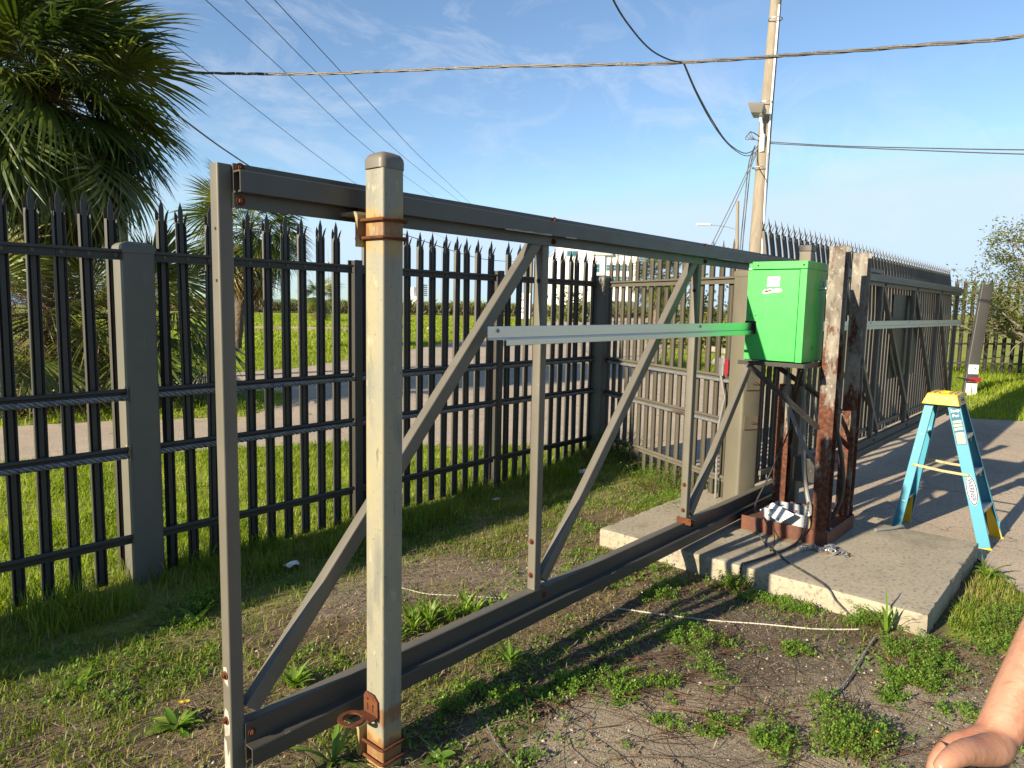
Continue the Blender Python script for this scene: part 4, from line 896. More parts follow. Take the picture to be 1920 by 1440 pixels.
x0, x1, y0, y1 = SLAB; ZT = .13
nxs, nys = 44, 56
mb = MB(); rs = np.random.default_rng(77)
top = {}
def edge_j(i, j):
    e = 0.0
    if i in (0, nxs) or j in (0, nys): e = .004 + .012 * rs.random() * (rs.random() < .35)
    return e
vv = []
for i in range(nxs + 1):
    for j in range(nys + 1):
        X = x0 + (x1 - x0) * i / nxs; Y = y0 + (y1 - y0) * j / nys; e = edge_j(i, j)
        X += e if i == 0 else (-e if i == nxs else 0); Y += e if j == 0 else (-e if j == nys else 0)
        vv.append((X, Y, ZT - e * .4 + .0035 * (float(fbm(X, Y, 5, 7)) - .5)))
ff = [(i * (nys + 1) + j, (i + 1) * (nys + 1) + j, (i + 1) * (nys + 1) + j + 1, i * (nys + 1) + j + 1) for i in range(nxs) for j in range(nys)]
mb.add(vv, ff)
loop = [i * (nys + 1) for i in range(nxs + 1)] + [nxs * (nys + 1) + j for j in range(1, nys + 1)] + [i * (nys + 1) + nys for i in range(nxs - 1, -1, -1)] + [j for j in range(nys - 1, 0, -1)]
m_ = len(loop); zl = [.115, .095, .07, .045, .02, -.10]
base = len(mb.v)
for z in zl:
    for k_, li in enumerate(loop):
        X, Y, _z_ = vv[li]; nx_ = -1 if li < nys + 1 else 0; ny_ = -1 if li % (nys + 1) == 0 else 0
        o_ = .006 * (float(vnoise(X * 3 + Y * 3, z * 40, 1.0, 9)) - .5)
        mb.v.append((X + nx_ * o_ - (.004 if nx_ else 0), Y + ny_ * o_ - (.004 if ny_ else 0), z))
ring = [loop] + [[base + a * m_ + k_ for k_ in range(m_)] for a in range(len(zl))]
for a in range(len(ring) - 1):
    for k_ in range(m_):
        k2 = (k_ + 1) % m_; mb.f.append((ring[a][k2], ring[a][k_], ring[a + 1][k_], ring[a + 1][k2])); mb.mi.append(0)
slab = single('concrete_slab', mb, M['concrete'], ((x0 + x1) / 2, (y0 + y1) / 2, 0), 'thick cast concrete slab carrying the gate operator stand', 'slab', angle=50)
# rust bleeding from the stand onto the slab: a thin stain on the concrete
mb = MB(); P = []
for i in range(30):
    a = 2 * math.pi * i / 30; r_ = .075 + .05 * rs.random(); P.append((4.93 + r_ * math.cos(a) * .9, 1.50 + r_ * 2.2 * math.sin(a)))
mb.poly(P, ZT + .0045); mb.build('rust_stain', M['rust_spot'], slab)
mb = MB(); P = [(4.965 - .03 * rs.random() - .02, 1.55 + .47 * i / 12) for i in range(13)] + [(4.966, 2.03), (4.966, 1.55)]
mb.poly(P[:13] + P[13:], ZT + .006); mb.build('rust_stain', M['rust_spot'], slab)

# ------------------------------------------------------------------ operator stand
st = thing('operator_stand', 'rusty peeling steel stand on the slab holding up the green cabinet', 'stand', (5.28, 1.75, ZT))
def hbeam(cx, cy, z0, z1, w=.10, d=.10, mat='rust_col'):
    mb = MB(); t = .008; prof = [(-d / 2, -w / 2), (-d / 2 + t, -w / 2), (-d / 2 + t, -t / 2), (d / 2 - t, -t / 2), (d / 2 - t, -w / 2), (d / 2, -w / 2), (d / 2, w / 2), (d / 2 - t, w / 2), (d / 2 - t, t / 2), (-d / 2 + t, t / 2), (-d / 2 + t, w / 2), (-d / 2, w / 2)]
    mb.extrude(prof, (cx, cy, z0), (1, 0, 0), (0, 1, 0), (0, 0, z1 - z0)); return mb.build('column', M[mat], st, bevel=.0015, angle=20)
hbeam(5.025, 1.510, .134, 2.168); hbeam(5.55, 1.510, .235, 2.158); hbeam(5.55, 1.985, .235, 1.16); 
mb = MB(); mb.box(5.50, 5.60, 1.93, 2.035, 1.16, 1.168); mb.build('column_cap', M['rust'], st)
# base: channel sections on edge around a floor plate
for (a, b_, c_, d_) in ((4.972, 4.980, 1.455, 2.055), (5.595, 5.603, 1.455, 2.055), (4.980, 5.595, 1.447, 1.455), (4.980, 5.595, 2.055, 2.063)):
    mb = MB(); mb.box(a, b_, c_, d_, .131, .235); mb.build('base_channel', M['rust_base'], st, bevel=.002)
mb = MB(); mb.box(4.982, 5.593, 1.457, 2.053, .205, .213); mb.build('base_plate', M['rust_base'], st)
mb = MB(); mb.box(4.668, 5.14, 1.575, 2.012, 1.375, 1.381); mb.box(4.668, 4.674, 1.575, 2.012, 1.381, 1.402) if False else mb.box(4.662, 4.668, 1.573, 2.014, 1.368, 1.396)
mb.box(4.668, 5.14, 1.569, 1.575, 1.366, 1.398); mb.build('shelf_plate', M['steel_dark'], st, 'dark scraped shelf plate under the cabinet', bevel=.0012)
for p, q in (((4.70, 1.955, 1.366), (4.968, 1.556, .95)), ((4.70, 1.60, 1.366), (5.50, 1.93, .98)), ((5.10, 1.955, 1.366), (5.50, 1.56, 1.0))):
    mb = MB(); mb.bar(p, q, .038, .005); mb.bar(Vector(p) + Vector((0, 0, .0)), Vector(q), .005, .038); mb.build('brace', M['steel_dark'], st)
mb = MB(); mb.box(5.145, 5.50, 1.60, 1.62, 1.25, 1.40); mb.build('cross_plate', M['steel_dark'], st)
mb = MB(); mb.box(5.05, 5.09, 1.60, 1.64, 1.352, 1.375); mb.build('bolt', M['galv'], st)
mb = MB(); mb.box(5.30, 5.52, 1.62, 1.82, .48, .66); o = mb.build('motor_box', M['black'], st, bevel=.006)
mb = MB(); mb.box(5.2985, 5.2998, 1.66, 1.76, .56, .60); mb.build('plate_label', M['steel_dark'], o)

# ------------------------------------------------------------------ green operator cabinet
cb = thing('operator_cabinet', 'bright green metal gate operator cabinet with torn stickers on its shelf', 'cabinet', (4.88, 1.80, 1.398))
CX0, CX1, CY0, CY1, CZ0, CZ1 = 4.705, 5.10, 1.605, 1.995, 1.398, 2.052
mb = MB(); mb.box(CX0 + .012, CX1, CY0, CY1, CZ0, CZ1 - .004); mb.build('body', M['green'], cb, bevel=.004)
mb = MB(); mb.box(CX0, CX0 + .010, CY0 + .045, CY1 - .002, CZ0 + .004, CZ1 - .050); door = mb.build('door', M['green'], cb, bevel=.003)
mb = MB(); mb.box(CX0 - .002, CX0 + .011, CY0 - .002, CY0 + .042, CZ0 + .002, CZ1 - .047); mb.build('door_frame', M['green'], cb, bevel=.002)
mb = MB(); mb.box(CX0 - .006, CX1 + .004, CY0 - .005, CY1 - .030, CZ1 - .0445, CZ1 + .006); lid = mb.build('lid', M['green'], cb, bevel=.003)
for y in (CY0 + .02, CY1 - .07): o = link('bolt', BOLT_X, cb, (CX0 - .0065, y, CZ1 - .020)); o.scale = (.45, .45, .45)
mb = MB(); mb.box(CX0 + .002, CX0 + .012, CY1 - .026, CY1 - .004, CZ1 - .046, CZ1 - .036); mb.build('latch', M['galv'], cb)
xs = CX0 - .0008
mb = MB(); mb.add([(xs, 1.858, 1.952), (xs, 1.852, 1.958), (xs, 1.776, 1.958), (xs, 1.776, 1.893), (xs, 1.860, 1.893)], [(0, 1, 2, 3, 4)]); s1 = mb.build('sticker', M['sticker'], door, smooth=False)
for i, (z, a, b_) in enumerate(((1.948, 1.826, 1.800), (1.936, 1.845, 1.790), (1.926, 1.850, 1.812), (1.915, 1.850, 1.822), (1.904, 1.848, 1.818))):
    mb = MB(); mb.box(xs - .0006, xs - .0003, b_, a, z, z + .0022); mb.build('print_line', M['ink_soft'], s1)
mb = MB(); tear = [(1.883, 1.866), (1.876, 1.875), (1.86, 1.873), (1.84, 1.880), (1.815, 1.876), (1.79, 1.881), (1.764, 1.878), (1.757, 1.868), (1.764, 1.858), (1.80, 1.855), (1.83, 1.851), (1.86, 1.848), (1.885, 1.846), (1.887, 1.855)]
mb.extrude(tear, (xs, 0, 0), (0, 1, 0), (0, 0, 1), (-.0005, 0, 0)); s2 = mb.build('torn_sticker', M['sticker'], door, smooth=False)
mb = MB(); mb.extrude([(1.878, 1.858), (1.866, 1.871), (1.852, 1.868), (1.836, 1.872), (1.815, 1.868), (1.84, 1.861), (1.858, 1.855)], (xs - .0006, 0, 0), (0, 1, 0), (0, 0, 1), (-.0004, 0, 0)); mb.build('print_mark', M['ink'], s2, smooth=False)
mb = MB(); mb.box(CX0 - .001, CX0 + .0005, 1.918, 1.996, 1.575, 1.662); mb.build('rail_slot', M['hole'], cb, 'dark slot where the drive rail enters')
for y, z in ((1.963, 1.70), (1.925, 1.70)):
    mb = MB(); mb.cyl((CX0 - .001, y, z), (CX0 + .0005, y, z), .0045, 10); mb.build('screw_hole', M['hole'], cb)
text_obj('stamped_text', '24V DC', .018, (CX0 - .0006, 1.888, 1.638), (0, -1, 0), (0, 0, 1), M['green'], door, ext=.0004) if False else None
mb = MB(); mb.cyl((4.965, 1.6055, 1.888), (4.965, 1.575, 1.888), .0125, 14); mb.cyl((4.965, 1.575, 1.888), (4.965, 1.560, 1.888), .010, 14); mb.build('lock_cylinder', M['galv'], cb)
mb = MB(); mb.cyl((4.89, 1.6055, 1.492), (4.89, 1.604, 1.492), .006, 10); mb.box(4.886, 4.894, 1.604, 1.6055, 1.478, 1.504); mb.build('keyhole', M['hole'], cb)
mb = MB(); mb.box(5.03, 5.055, 1.6035, 1.6046, 1.905, 1.935); mb.build('worn_label', M['bronze'], cb)

# ------------------------------------------------------------------ loose things on the stand base
bx = thing('control_box', 'opened white control box full of wires on the rusty base', 'control box', (5.10, 1.72, .213))
mb = MB()
a, b_, c_, d_ = 5.00, 5.26, 1.58, 1.90
for q in ((a, a + .005, c_, d_), (b_ - .005, b_, c_, d_), (a + .005, b_ - .005, c_, c_ + .005), (a + .005, b_ - .005, d_ - .005, d_)): mb.box(*q, .214, .315)
mb.box(a + .005, b_ - .005, c_ + .005, d_ - .005, .2145, .22); mb.build('tray', M['far_grey'], bx)
mb = MB(); P = [Vector((5.075, 1.955, .262)), Vector((5.115, 1.875, .325)), Vector((4.905, 1.650, .332))]; P.append(P[0] + P[2] - P[1])
nn = (P[1] - P[0]).cross(P[3] - P[0]).normalized(); nn = nn if nn.z > 0 else -nn
mb.add(P + [p + nn * .012 for p in P], [(3, 2, 1, 0), (4, 5, 6, 7), (0, 1, 5, 4), (1, 2, 6, 5), (2, 3, 7, 6), (3, 0, 4, 7)] if (P[1] - P[0]).cross(P[3] - P[0]).dot(nn) > 0 else [(0, 1, 2, 3), (7, 6, 5, 4), (4, 5, 1, 0), (5, 6, 2, 1), (6, 7, 3, 2), (7, 4, 0, 3)])
ld = mb.build('lid', M['white'], bx, 'shiny white lid leaning off the box', bevel=.003)
mb = MB()
for i, p in enumerate(P):
    c0 = p * .88 + (P[(i + 2) % 4]) * .12 + nn * .0125; mb.cyl(c0, c0 + nn * .002, .006, 8)
mb.build('screw', M['steel_dark'], ld)
for i in range(18):
    p = Vector((a + .03 + .2 * random.random(), c_ + .03 + .26 * random.random(), .24)); path = [p]
    for k_ in range(6): q_ = path[-1] + Vector((random.uniform(-.04, .04), random.uniform(-.05, .05), random.uniform(-.01, .02))); path.append(Vector((min(max(q_.x, a + .015), b_ - .015), min(max(q_.y, c_ + .015), d_ - .015), min(max(q_.z, .225), .312))))
    mb = MB(); mb.tube(path, .0024, 5); mb.build('wire', M['red'] if i % 5 == 0 else (M['hose'] if i % 3 == 1 else M['black']), bx)
mb = MB(); mb.box(5.08, 5.17, 1.70, 1.80, .222, .25); mb.build('relay', M['black'], bx)
mb = MB(); mb.tube([(5.01, 1.585, .30), (4.998, 1.575, .27), (4.99, 1.575, .225)], .010, 8); mb.build('strap', M['brass'], bx)
pl = MB(); pl.box(5.0, 5.16, 1.46, 1.575, .2145, .222)
single('metal_plate', pl, M['white'], (5.08, 1.52, .2145), 'small flat pale plate lying on the base behind the front column', 'plate')
tb_ = MB(); tb_.cyl((5.02, 1.62, .245), (5.14, 1.565, .245), .030, 14)
single('pipe_piece', tb_, M['sticker'], (5.08, 1.59, .215), 'short off-white pipe piece lying on the base beside the control box', 'pipe')

# chain lying at the foot of the column
ch = thing('chain', 'small heap of galvanised chain at the foot of the front rusty column', 'chain', (4.88, 1.42, ZT))
lk = MB(); ring_ = []
for i in range(15):
    t_ = 2 * math.pi * i / 14; ring_.append((.019 * math.cos(t_) + (.008 if math.cos(t_) > 0 else -.008), .012 * math.sin(t_), 0))
lk.tube(ring_, .0038, 6, caps=False); LK = lk.mesh('link', M['galv'])
path = [(4.80, 1.57), (4.83, 1.52), (4.90, 1.50), (4.855, 1.455), (4.92, 1.43), (4.965, 1.405), (4.90, 1.385), (4.86, 1.41), (4.845, 1.36), (4.90, 1.335), (4.945, 1.35), (4.90, 1.30), (4.86, 1.29)]
tot = 0
for i in range(len(path) - 1):
    p, q = Vector((*path[i], 0)), Vector((*path[i + 1], 0)); n_ = max(1, round((q - p).length / .030))
    for k_ in range(n_):
        c0 = p.lerp(q, (k_ + .5) / n_); o = link('link', LK, ch, (c0.x, c0.y, ZT + .010 + .012 * random.random() + (.014 if 3 < i < 8 else 0)))
        o.rotation_euler = (R(90 if tot % 2 else 0) + random.uniform(-.5, .5), random.uniform(-.3, .3), math.atan2((q - p).y, (q - p).x) + random.uniform(-.3, .3)); tot += 1

def smooth_path(P, n=6):
    P = [Vector(p) for p in P]; out = []
    for i in range(len(P) - 1):
        p0, p1, p2, p3 = P[max(i - 1, 0)], P[i], P[i + 1], P[min(i + 2, len(P) - 1)]
        for k_ in range(n):
            t = k_ / n; out.append(.5 * ((2 * p1) + (p2 - p0) * t + (2 * p0 - 5 * p1 + 4 * p2 - p3) * t * t + (3 * p1 - p0 - 3 * p2 + p3) * t ** 3))
    return out + [P[-1]]
def cable_thing(name, path, r, mat, label, cat, n=6, k=6, **kw):
    P = smooth_path(path, k); mb = MB(); mb.tube(P, r, n, **kw)
    return single(name, mb, M[mat], P[len(P) // 2], label, cat, angle=60)
def twist_pair(path, r, gap, pitch, k=14):
    P = smooth_path(path, k); mb = MB(); L_ = 0; A, B = [], []
    for i, p in enumerate(P):
        if i: L_ += (P[i] - P[i - 1]).length
        t = (P[min(i + 1, len(P) - 1)] - P[max(i - 1, 0)]).normalized(); s_ = t.orthogonal().normalized(); e = t.cross(s_); ph = L_ / pitch * 2 * math.pi
        o_ = s_ * math.cos(ph) * gap + e * math.sin(ph) * gap; A.append(p + o_); B.append(p - o_)
    mb.tube(A, r, 6); mb.tube(B, r, 6); return mb
wa = [(4.92, 1.566, .44), (4.905, 1.568, .36), (4.90, 1.573, .28), (4.93, 1.60, .19), (4.86, 1.62, ZT + .012), (4.599, 1.646, ZT + .010), (4.444, 1.677, ZT + .010), (4.285, 1.717, ZT + .010), (4.222, 1.725, ZT + .006), (4.212, 1.725, .05), (4.18, 1.74, .015)]
single('twisted_cable', twist_pair(wa, .0042, .0045, .045), M['wire'], wa[5], 'twisted black cable crossing the slab from the control box and over its front edge', 'cable')
cable_thing('cable', [(5.62, 1.93, 1.02), (5.45, 1.93, .78), (5.2, 1.955, .50), (5.0, 1.963, .33), (4.84, 1.885, .27), (4.80, 1.86, .20), (4.75, 1.79, ZT + .012), (4.586, 1.645, ZT + .016), (4.479, 1.518, ZT + .008), (4.319, 1.302, ZT + .008), (4.225, 1.20, ZT + .004), (4.212, 1.15, .08), (4.22, 1.07, .015), (4.16, 1.03, .01)], .0058, 'wire', 'long black cable sagging from the stand across the slab into the weeds', 'cable')
cable_thing('cable', [(4.62, 1.70, ZT + .006), (4.70, 1.72, ZT + .007), (4.82, 1.745, ZT + .012), (4.95, 1.80, .17), (4.966, 1.83, .235)], .0035, 'wire', 'thin black wire end lying under the sagging cable by the base', 'cable')
for i, (P, rr_, lab) in enumerate((
    ([(5.28, 1.80, 1.372), (5.29, 1.775, 1.15), (5.30, 1.76, .89), (5.29, 1.73, .55), (5.25, 1.67, .35), (5.16, 1.60, .27)], .017, 'thick grey conduit dropping from the shelf to the control box'),
    ([(5.20, 1.86, 1.30), (5.18, 1.83, 1.05), (5.12, 1.71, .83), (5.12, 1.62, .69), (5.15, 1.575, .63)], .014, 'grey conduit looping behind the front rusty column'),
    ([(5.33, 1.60, 1.05), (5.30, 1.535, .92), (5.30, 1.475, .66), (5.30, 1.462, .45), (5.30, 1.50, .30), (5.28, 1.54, .24)], .016, 'dark conduit bulging out between the two tall columns'),
    ([(5.36, 1.75, 1.2), (5.36, 1.69, .95), (5.40, 1.63, .75), (5.42, 1.60, .66)], .010, 'thin dark cable running down to the black motor box'))):
    cable_thing('conduit', P, rr_, 'hose' if i != 2 else 'black', lab, 'conduit', n=9)
cable_thing('cable', [(5.62, 1.30, ZT + .01), (5.75, 1.22, ZT + .012), (5.86, 1.17, ZT + .01), (5.93, 1.20, .03), (6.0, 1.24, .015)], .013, 'hose', 'short grey cable trailing off the back of the slab by the ladder', 'cable', n=8)

# ropes and strings on the ground
def gpath(pts_, lift=.004): return [(x_, y_, float(gz(np.array([x_]), np.array([y_]))[0]) + lift) for x_, y_ in pts_]
r1 = [(3.365, 2.115), (3.422, 1.972), (3.484, 1.837), (3.589, 1.63), (3.751, 1.393), (3.89, 1.153), (4.04, .977)]
single('rope', twist_pair([(a_, b_, c_ + .012) for a_, b_, c_ in gpath(r1)], .0024, .0024, .03, 30), M['rope'], (*r1[3], .012), 'thin white twisted rope lying across the dirt before the slab', 'rope')
r2 = [(3.992, .885), (3.821, .88), (3.656, .873), (3.363, .862), (3.112, .877), (2.985, .884)]
single('rope', twist_pair([(a_, b_, c_ + .012) for a_, b_, c_ in gpath(r2)], .0030, .0032, .04, 26), M['rope_grey'], (*r2[3], .012), 'grey braided rope on the dark dirt running towards the viewer', 'rope')
cable_thing('rope', gpath([(2.66, 3.27), (2.711, 3.202), (2.758, 3.038), (2.863, 2.873), (3.027, 2.637), (3.10, 2.50)], .010),   .0026, 'rope', 'thin pale string in the grass behind the gate bottom', 'rope')
r4 = [(2.10, 2.0), (2.059, 1.914), (1.976, 1.762), (1.947, 1.694), (1.905, 1.576), (1.83, 1.50)]
single('rope', twist_pair([(a_, b_, c_ + .008) for a_, b_, c_ in gpath(r4)], .0018, .0022, .08, 14), M['rope_grey'], (*r4[2], .01), 'frayed pale cord on gravel near the guide post foot', 'rope')

# ------------------------------------------------------------------ step ladder
lad = thing('step_ladder', 'blue fibreglass step ladder with yellow top cap standing behind the slab', 'ladder', (6.385, .97, 0))
F1b, F1t = Vector((6.185, .690, .012)), Vector((6.255, .985, 1.075)); F2b, F2t = Vector((6.615, .665, .012)), Vector((6.505, .985, 1.075))
R1b, R1t = Vector((6.165, 1.285, .012)), Vector((6.255, 1.135, 1.075)); R2b, R2t = Vector((6.555, 1.285, .012)), Vector((6.490, 1.135, 1.075))
def rail_(p, q, web, fl, sgn, mat, name='side_rail', label=None):
    d = (q - p).normalized(); across = Vector((0, 1, 0)); across = (across - d * across.dot(d)).normalized(); nrm = Vector((sgn, 0, 0)); nrm = (nrm - d * nrm.dot(d) - across * nrm.dot(across)).normalized()
    t = .0045; a = web / 2
    prof = [(-a, 0), (a, 0), (a, fl), (a - t, fl), (a - t, t), (-a + t, t), (-a + t, fl), (-a, fl)]
    mb = MB(); mb.extrude(prof, p, across, nrm, q - p); return mb.build(name, M[mat], lad, label, bevel=.0012, angle=25), d, across, nrm
fr1, dF, aF, nF = rail_(F1b, F1t, .082, .030, 1, 'cyan'); fr2, _, _, _ = rail_(F2b, F2t, .082, .030, -1, 'cyan')
rail_(R1b, R1t, .060, .026, 1, 'cyan'); rail_(R2b, R2t, .060, .026, -1, 'cyan')
def on(p, q, z): return p + (q - p) * ((z - p.z) / (q.z - p.z))
for z in (.285, .555, .825):
    a_, b_ = on(F1b, F1t, z), on(F2b, F2t, z); mb = MB()
    prof = [(-.042, -.030), (-.039, -.030), (-.039, -.003), (.036, -.003), (.036, -.020), (.039, -.020), (.039, 0), (-.042, 0)]
    mb.extrude([(c_, e_) for c_, e_ in prof], a_ + Vector((.005, 0, 0)), Vector((0, 1, 0)), Vector((0, 0, 1)), b_ - a_ - Vector((.010, 0, 0)))
    for g_ in range(6): mb.extrude([(-.036 + g_ * .012, 0), (-.031 + g_ * .012, 0), (-.0325 + g_ * .012, .0022), (-.0345 + g_ * .012, .0022)], a_ + Vector((.005, 0, 0)), Vector((0, 1, 0)), Vector((0, 0, 1)), b_ - a_ - Vector((.010, 0, 0)))
    o = mb.build('step', M['alu'], lad, bevel=.0008)
    mb = MB()
    for f_ in (.12, .5, .88):
        c0 = a_.lerp(b_, f_) + Vector((0, -.0425, -.014)); mb.cyl(c0, c0 + Vector((0, -.002, 0)), .005, 8)
    mb.build('rivet', M['galv'], o)
    for aa, sg in ((a_, 1), (b_, -1)):
        mb = MB(); mb.bar(aa + Vector((sg * .008, -.02, -.006)), aa + Vector((sg * .008, -.03, -.075)), .004, .014); mb.build('step_brace', M['alu'], lad)
for z in (.26, .80):
    a_, b_ = on(R1b, R1t, z), on(R2b, R2t, z); mb = MB(); mb.bar(a_, b_, .028, .010, side=(0, 1, 0)); mb.build('rear_bar', M['alu'], lad, bevel=.001)
# top cap: hollow tapered box with a ridged tray
cz0, cz1 = 1.045, 1.128; b4 = [(6.20, .930), (6.56, .930), (6.56, 1.185), (6.20, 1.185)]; t4 = [(6.235, .958), (6.525, .958), (6.525, 1.155), (6.235, 1.155)]
mb = MB(); mb.add([(x_, y_, cz0) for x_, y_ in b4] + [(x_, y_, cz1) for x_, y_ in t4], [(3, 2, 1, 0), (4, 5, 6, 7)] + [(i, (i + 1) % 4, 4 + (i + 1) % 4, 4 + i) for i in range(4)])
cap = mb.build('top_cap', M['yellow'], lad, bevel=.006)
mb = MB()
for y in (.985, 1.02, 1.09, 1.125): mb.box(6.26, 6.50, y - .005, y + .005, cz1 - .002, cz1 + .006)
mb.tube([(6.38 + .055 * math.cos(t), 1.055 + .04 * math.sin(t), cz1 + .003) for t in np.linspace(0, 2 * math.pi, 21)], .006, 6, caps=False); mb.build('tray_ridge', M['yellow'], cap, bevel=.001)
mb = MB()
for y, z in ((.965, .35), (1.15, .35), (1.02, .62), (1.09, .62), (.972, .2), (1.14, .2)):
    x_ = 6.20 + .035 * z; zz = cz0 + (cz1 - cz0) * z; mb.cyl((x_ - .003, y, zz), (x_ + .003, y, zz), .0058, 9)
mb.build('rivet', M['galv'], cap)
mb = MB()
def onf(u_, f_): return Vector((u_, .930 + .028 * f_ - .0012, cz0 + (cz1 - cz0) * f_))
for u_ in (6.285, 6.475):
    p = onf(u_, .75); q = onf(u_, .86); mb.add([p + Vector((-.022, 0, 0)), p + Vector((.022, 0, 0)), q + Vector((.022, 0, 0)), q + Vector((-.022, 0, 0))], [(0, 1, 2, 3)])
mb.build('slot', M['red'], cap)
up_ = (onf(0, 1) - onf(0, 0)).normalized(); mb = MB(); cc = onf(6.38, .42); mb.tube([cc + Vector((.062 * math.cos(t), 0, 0)) + up_ * (.022 * math.sin(t)) for t in np.linspace(0, 2 * math.pi, 29)], .0022, 5, caps=False); mb.build('emblem_ring', M['ink'], cap)
text_obj('emblem_text', 'WERNER', .022, cc + Vector((0, -.0006, 0)), (1, 0, 0), up_, M['ink'], cap)
# feet
def foot(p, d_up, sgn, wy, h_, label=None):
    mb = MB(); c0 = p + Vector((sgn * .006, 0, 0))
    prof = [(-wy * .55, -.012), (wy * .55, -.012), (wy * .50, .0), (wy * .40, h_ * .45), (wy * .12, h_), (-wy * .12, h_), (-wy * .38, h_ * .45), (-wy * .50, 0)]
    sh = d_up / d_up.z
    mb.extrude(prof, c0, Vector((0, 1, 0)), sh, Vector((sgn * .024, 0, 0))); 
    mb.box(p.x - .006 + (sgn * .012), p.x + .006 + sgn * .028, p.y - wy * .62, p.y + wy * .62, .001, .012) if sgn > 0 else mb.box(p.x - .034, p.x - .004, p.y - wy * .62, p.y + wy * .62, .001, .012)
    return mb.build('foot', M['yellow'], lad, label, bevel=.003)
foot(F1b, F1t - F1b, 1, .082, .24); foot(F2b, F2t - F2b, -1, .082, .26); foot(R1b, R1t - R1b, 1, .062, .20); foot(R2b, R2t - R2b, -1, .062, .22)
mb = MB(); mb.box(F2b.x - .0345, F2b.x - .0335, F2b.y - .018, F2b.y + .03, .09, .135); mb.build('foot_label', M['labelblue'], lad)
mb = MB(); mb.box(F1b.x - .0035, F1b.x + .0, F1b.y - .041, F1b.y + .041, .0, .006); mb.build('foot_pad', M['yellow'], lad)
# spreaders
for xo, p1, q1, p2, q2 in ((-.010, R1b, R1t, F1b, F1t), (.012, R2b, R2t, F2b, F2t)):
    a_ = on(p1, q1, .56) + Vector((xo, 0, 0)); b_ = on(p2, q2, .535) + Vector((xo, 0, 0)); mid = a_.lerp(b_, .5) + Vector((0, 0, -.006))
    mb = MB(); mb.bar(a_, mid, .020, .004, side=(0, 0, 1)); mb.bar(mid + Vector((-.0042, 0, 0)), b_ + Vector((-.0042, 0, 0)), .020, .004, side=(0, 0, 1))
    for c0 in (a_, mid, b_, a_.lerp(mid, .8), mid.lerp(b_, .2)): mb.cyl(c0 + Vector((-.009, 0, 0)), c0 + Vector((.006, 0, 0)), .006, 8)
    mb.build('spreader', M['brass'], lad, bevel=.0008)
# stickers on the sunny front rail, reading downwards
def on_rail(s_, across, off): return F1b + (F1t - F1b) * s_ + aF * across - nF * off
def rail_quad(name, s0, s1, a0, a1, off, mat, parent):
    mb = MB(); mb.add([on_rail(s0, a0, off), on_rail(s0, a1, off), on_rail(s1, a1, off), on_rail(s1, a0, off)], [(0, 1, 2, 3), (3, 2, 1, 0)]); return mb.build(name, M[mat], parent, smooth=False)
st1 = rail_quad('warning_label', .70, .955, -.034, .034, .0008, 'labelblue', fr1)
rail_quad('label_panel', .705, .785, -.030, .028, .0014, 'sticker', st1)
for s_ in (.80, .825, .85): rail_quad('label_panel', s_, s_ + .018, -.029, .029, .0014, 'sticker', st1)
text_obj('label_text', 'Stop', .034, on_rail(.935, 0, .0016), -aF, dF, M['white'], st1, ext=.0003)
text_obj('label_text', 'Por', .032, on_rail(.900, 0, .0016), -aF, dF, M['white'], st1, ext=.0003)
for s_ in (.745, .735, .725): rail_quad('print_line', s_, s_ + .003, -.012, .022, .0018, 'ink_soft', st1)
mb = MB(); oc = on_rail(.39, 0, .0008); mb.add([oc] + [oc + dF * (.112 * math.cos(t)) + aF * (.034 * math.sin(t)) for t in np.linspace(0, 2 * math.pi, 33)[:-1]], [(0, 1 + i, 1 + (i + 1) % 32) for i in range(32)] + [(0, 1 + (i + 1) % 32, 1 + i) for i in range(32)]); ov = mb.build('brand_oval', M['labelnavy'], fr1, smooth=False)
for nm, rx, ry, off, mt in (('oval_rim', .116, .037, .0005, 'white'), ('oval_field', .104, .0285, .0012, 'white'), ('oval_band', .098, .0245, .0016, 'labelnavy')):
    mb = MB(); oc = on_rail(.39, 0, off); mb.add([oc] + [oc + dF * (rx * math.cos(t)) + aF * (ry * math.sin(t)) for t in np.linspace(0, 2 * math.pi, 33)[:-1]], [(0, 1 + i, 1 + (i + 1) % 32) for i in range(32)] + [(0, 1 + (i + 1) % 32, 1 + i) for i in range(32)])
    if nm != 'oval_band': mb.build(nm, M[mt], fr1, smooth=False)
text_obj('brand_text', 'WERNER', .042, on_rail(.39, 0, .002), -dF, -aF, M['labelnavy'], fr1, bold=.0008)
# ------------------------------------------------------------------ utility pole, lamp, overhead lines
pole = thing('utility_pole', 'tall weathered grey wooden utility pole with white conduit behind the fence', 'pole', (15.7, 6.5, 0))
mb = MB(); PP = [(15.60, 6.49, -.3), (15.73, 6.518, 2.16), (15.81, 6.55, 3.06), (16.145, 6.643, 5.69), (16.523, 6.72, 8.68), (16.70, 6.76, 10.2)]
mb.tube(PP, [.175, .162, .155, .140, .120, .112], 20); mb.build('pole_shaft', M['wood'], pole, angle=60)
mb = MB(); mb.tube([(15.62, 6.335, 1.0), (15.70, 6.365, 3.1), (16.03, 6.50, 5.7), (16.40, 6.59, 8.5)], .022, 8); mb.build('white_conduit', M['far_white'], pole)
mb = MB(); mb.tube([(15.60, 6.30, 2.4), (15.66, 6.33, 3.6), (15.88, 6.44, 5.2)], .014, 6); mb.build('ground_wire', M['galv'], pole)
for z, x_ in ((8.2, 16.36), (6.35, 16.12), (4.9, 15.93)):
    mb = MB(); mb.tube([(x_ + .15 * math.cos(t), 6.64 + .15 * math.sin(t), z) for t in np.linspace(0, 2 * math.pi, 17)], .012, 6, caps=False); mb.build('band', M['galv'], pole)
lamp = thing('floodlight', 'shoebox floodlight on a short bracket clamped to the wooden pole', 'floodlight', (15.95, 6.60, 5.6))
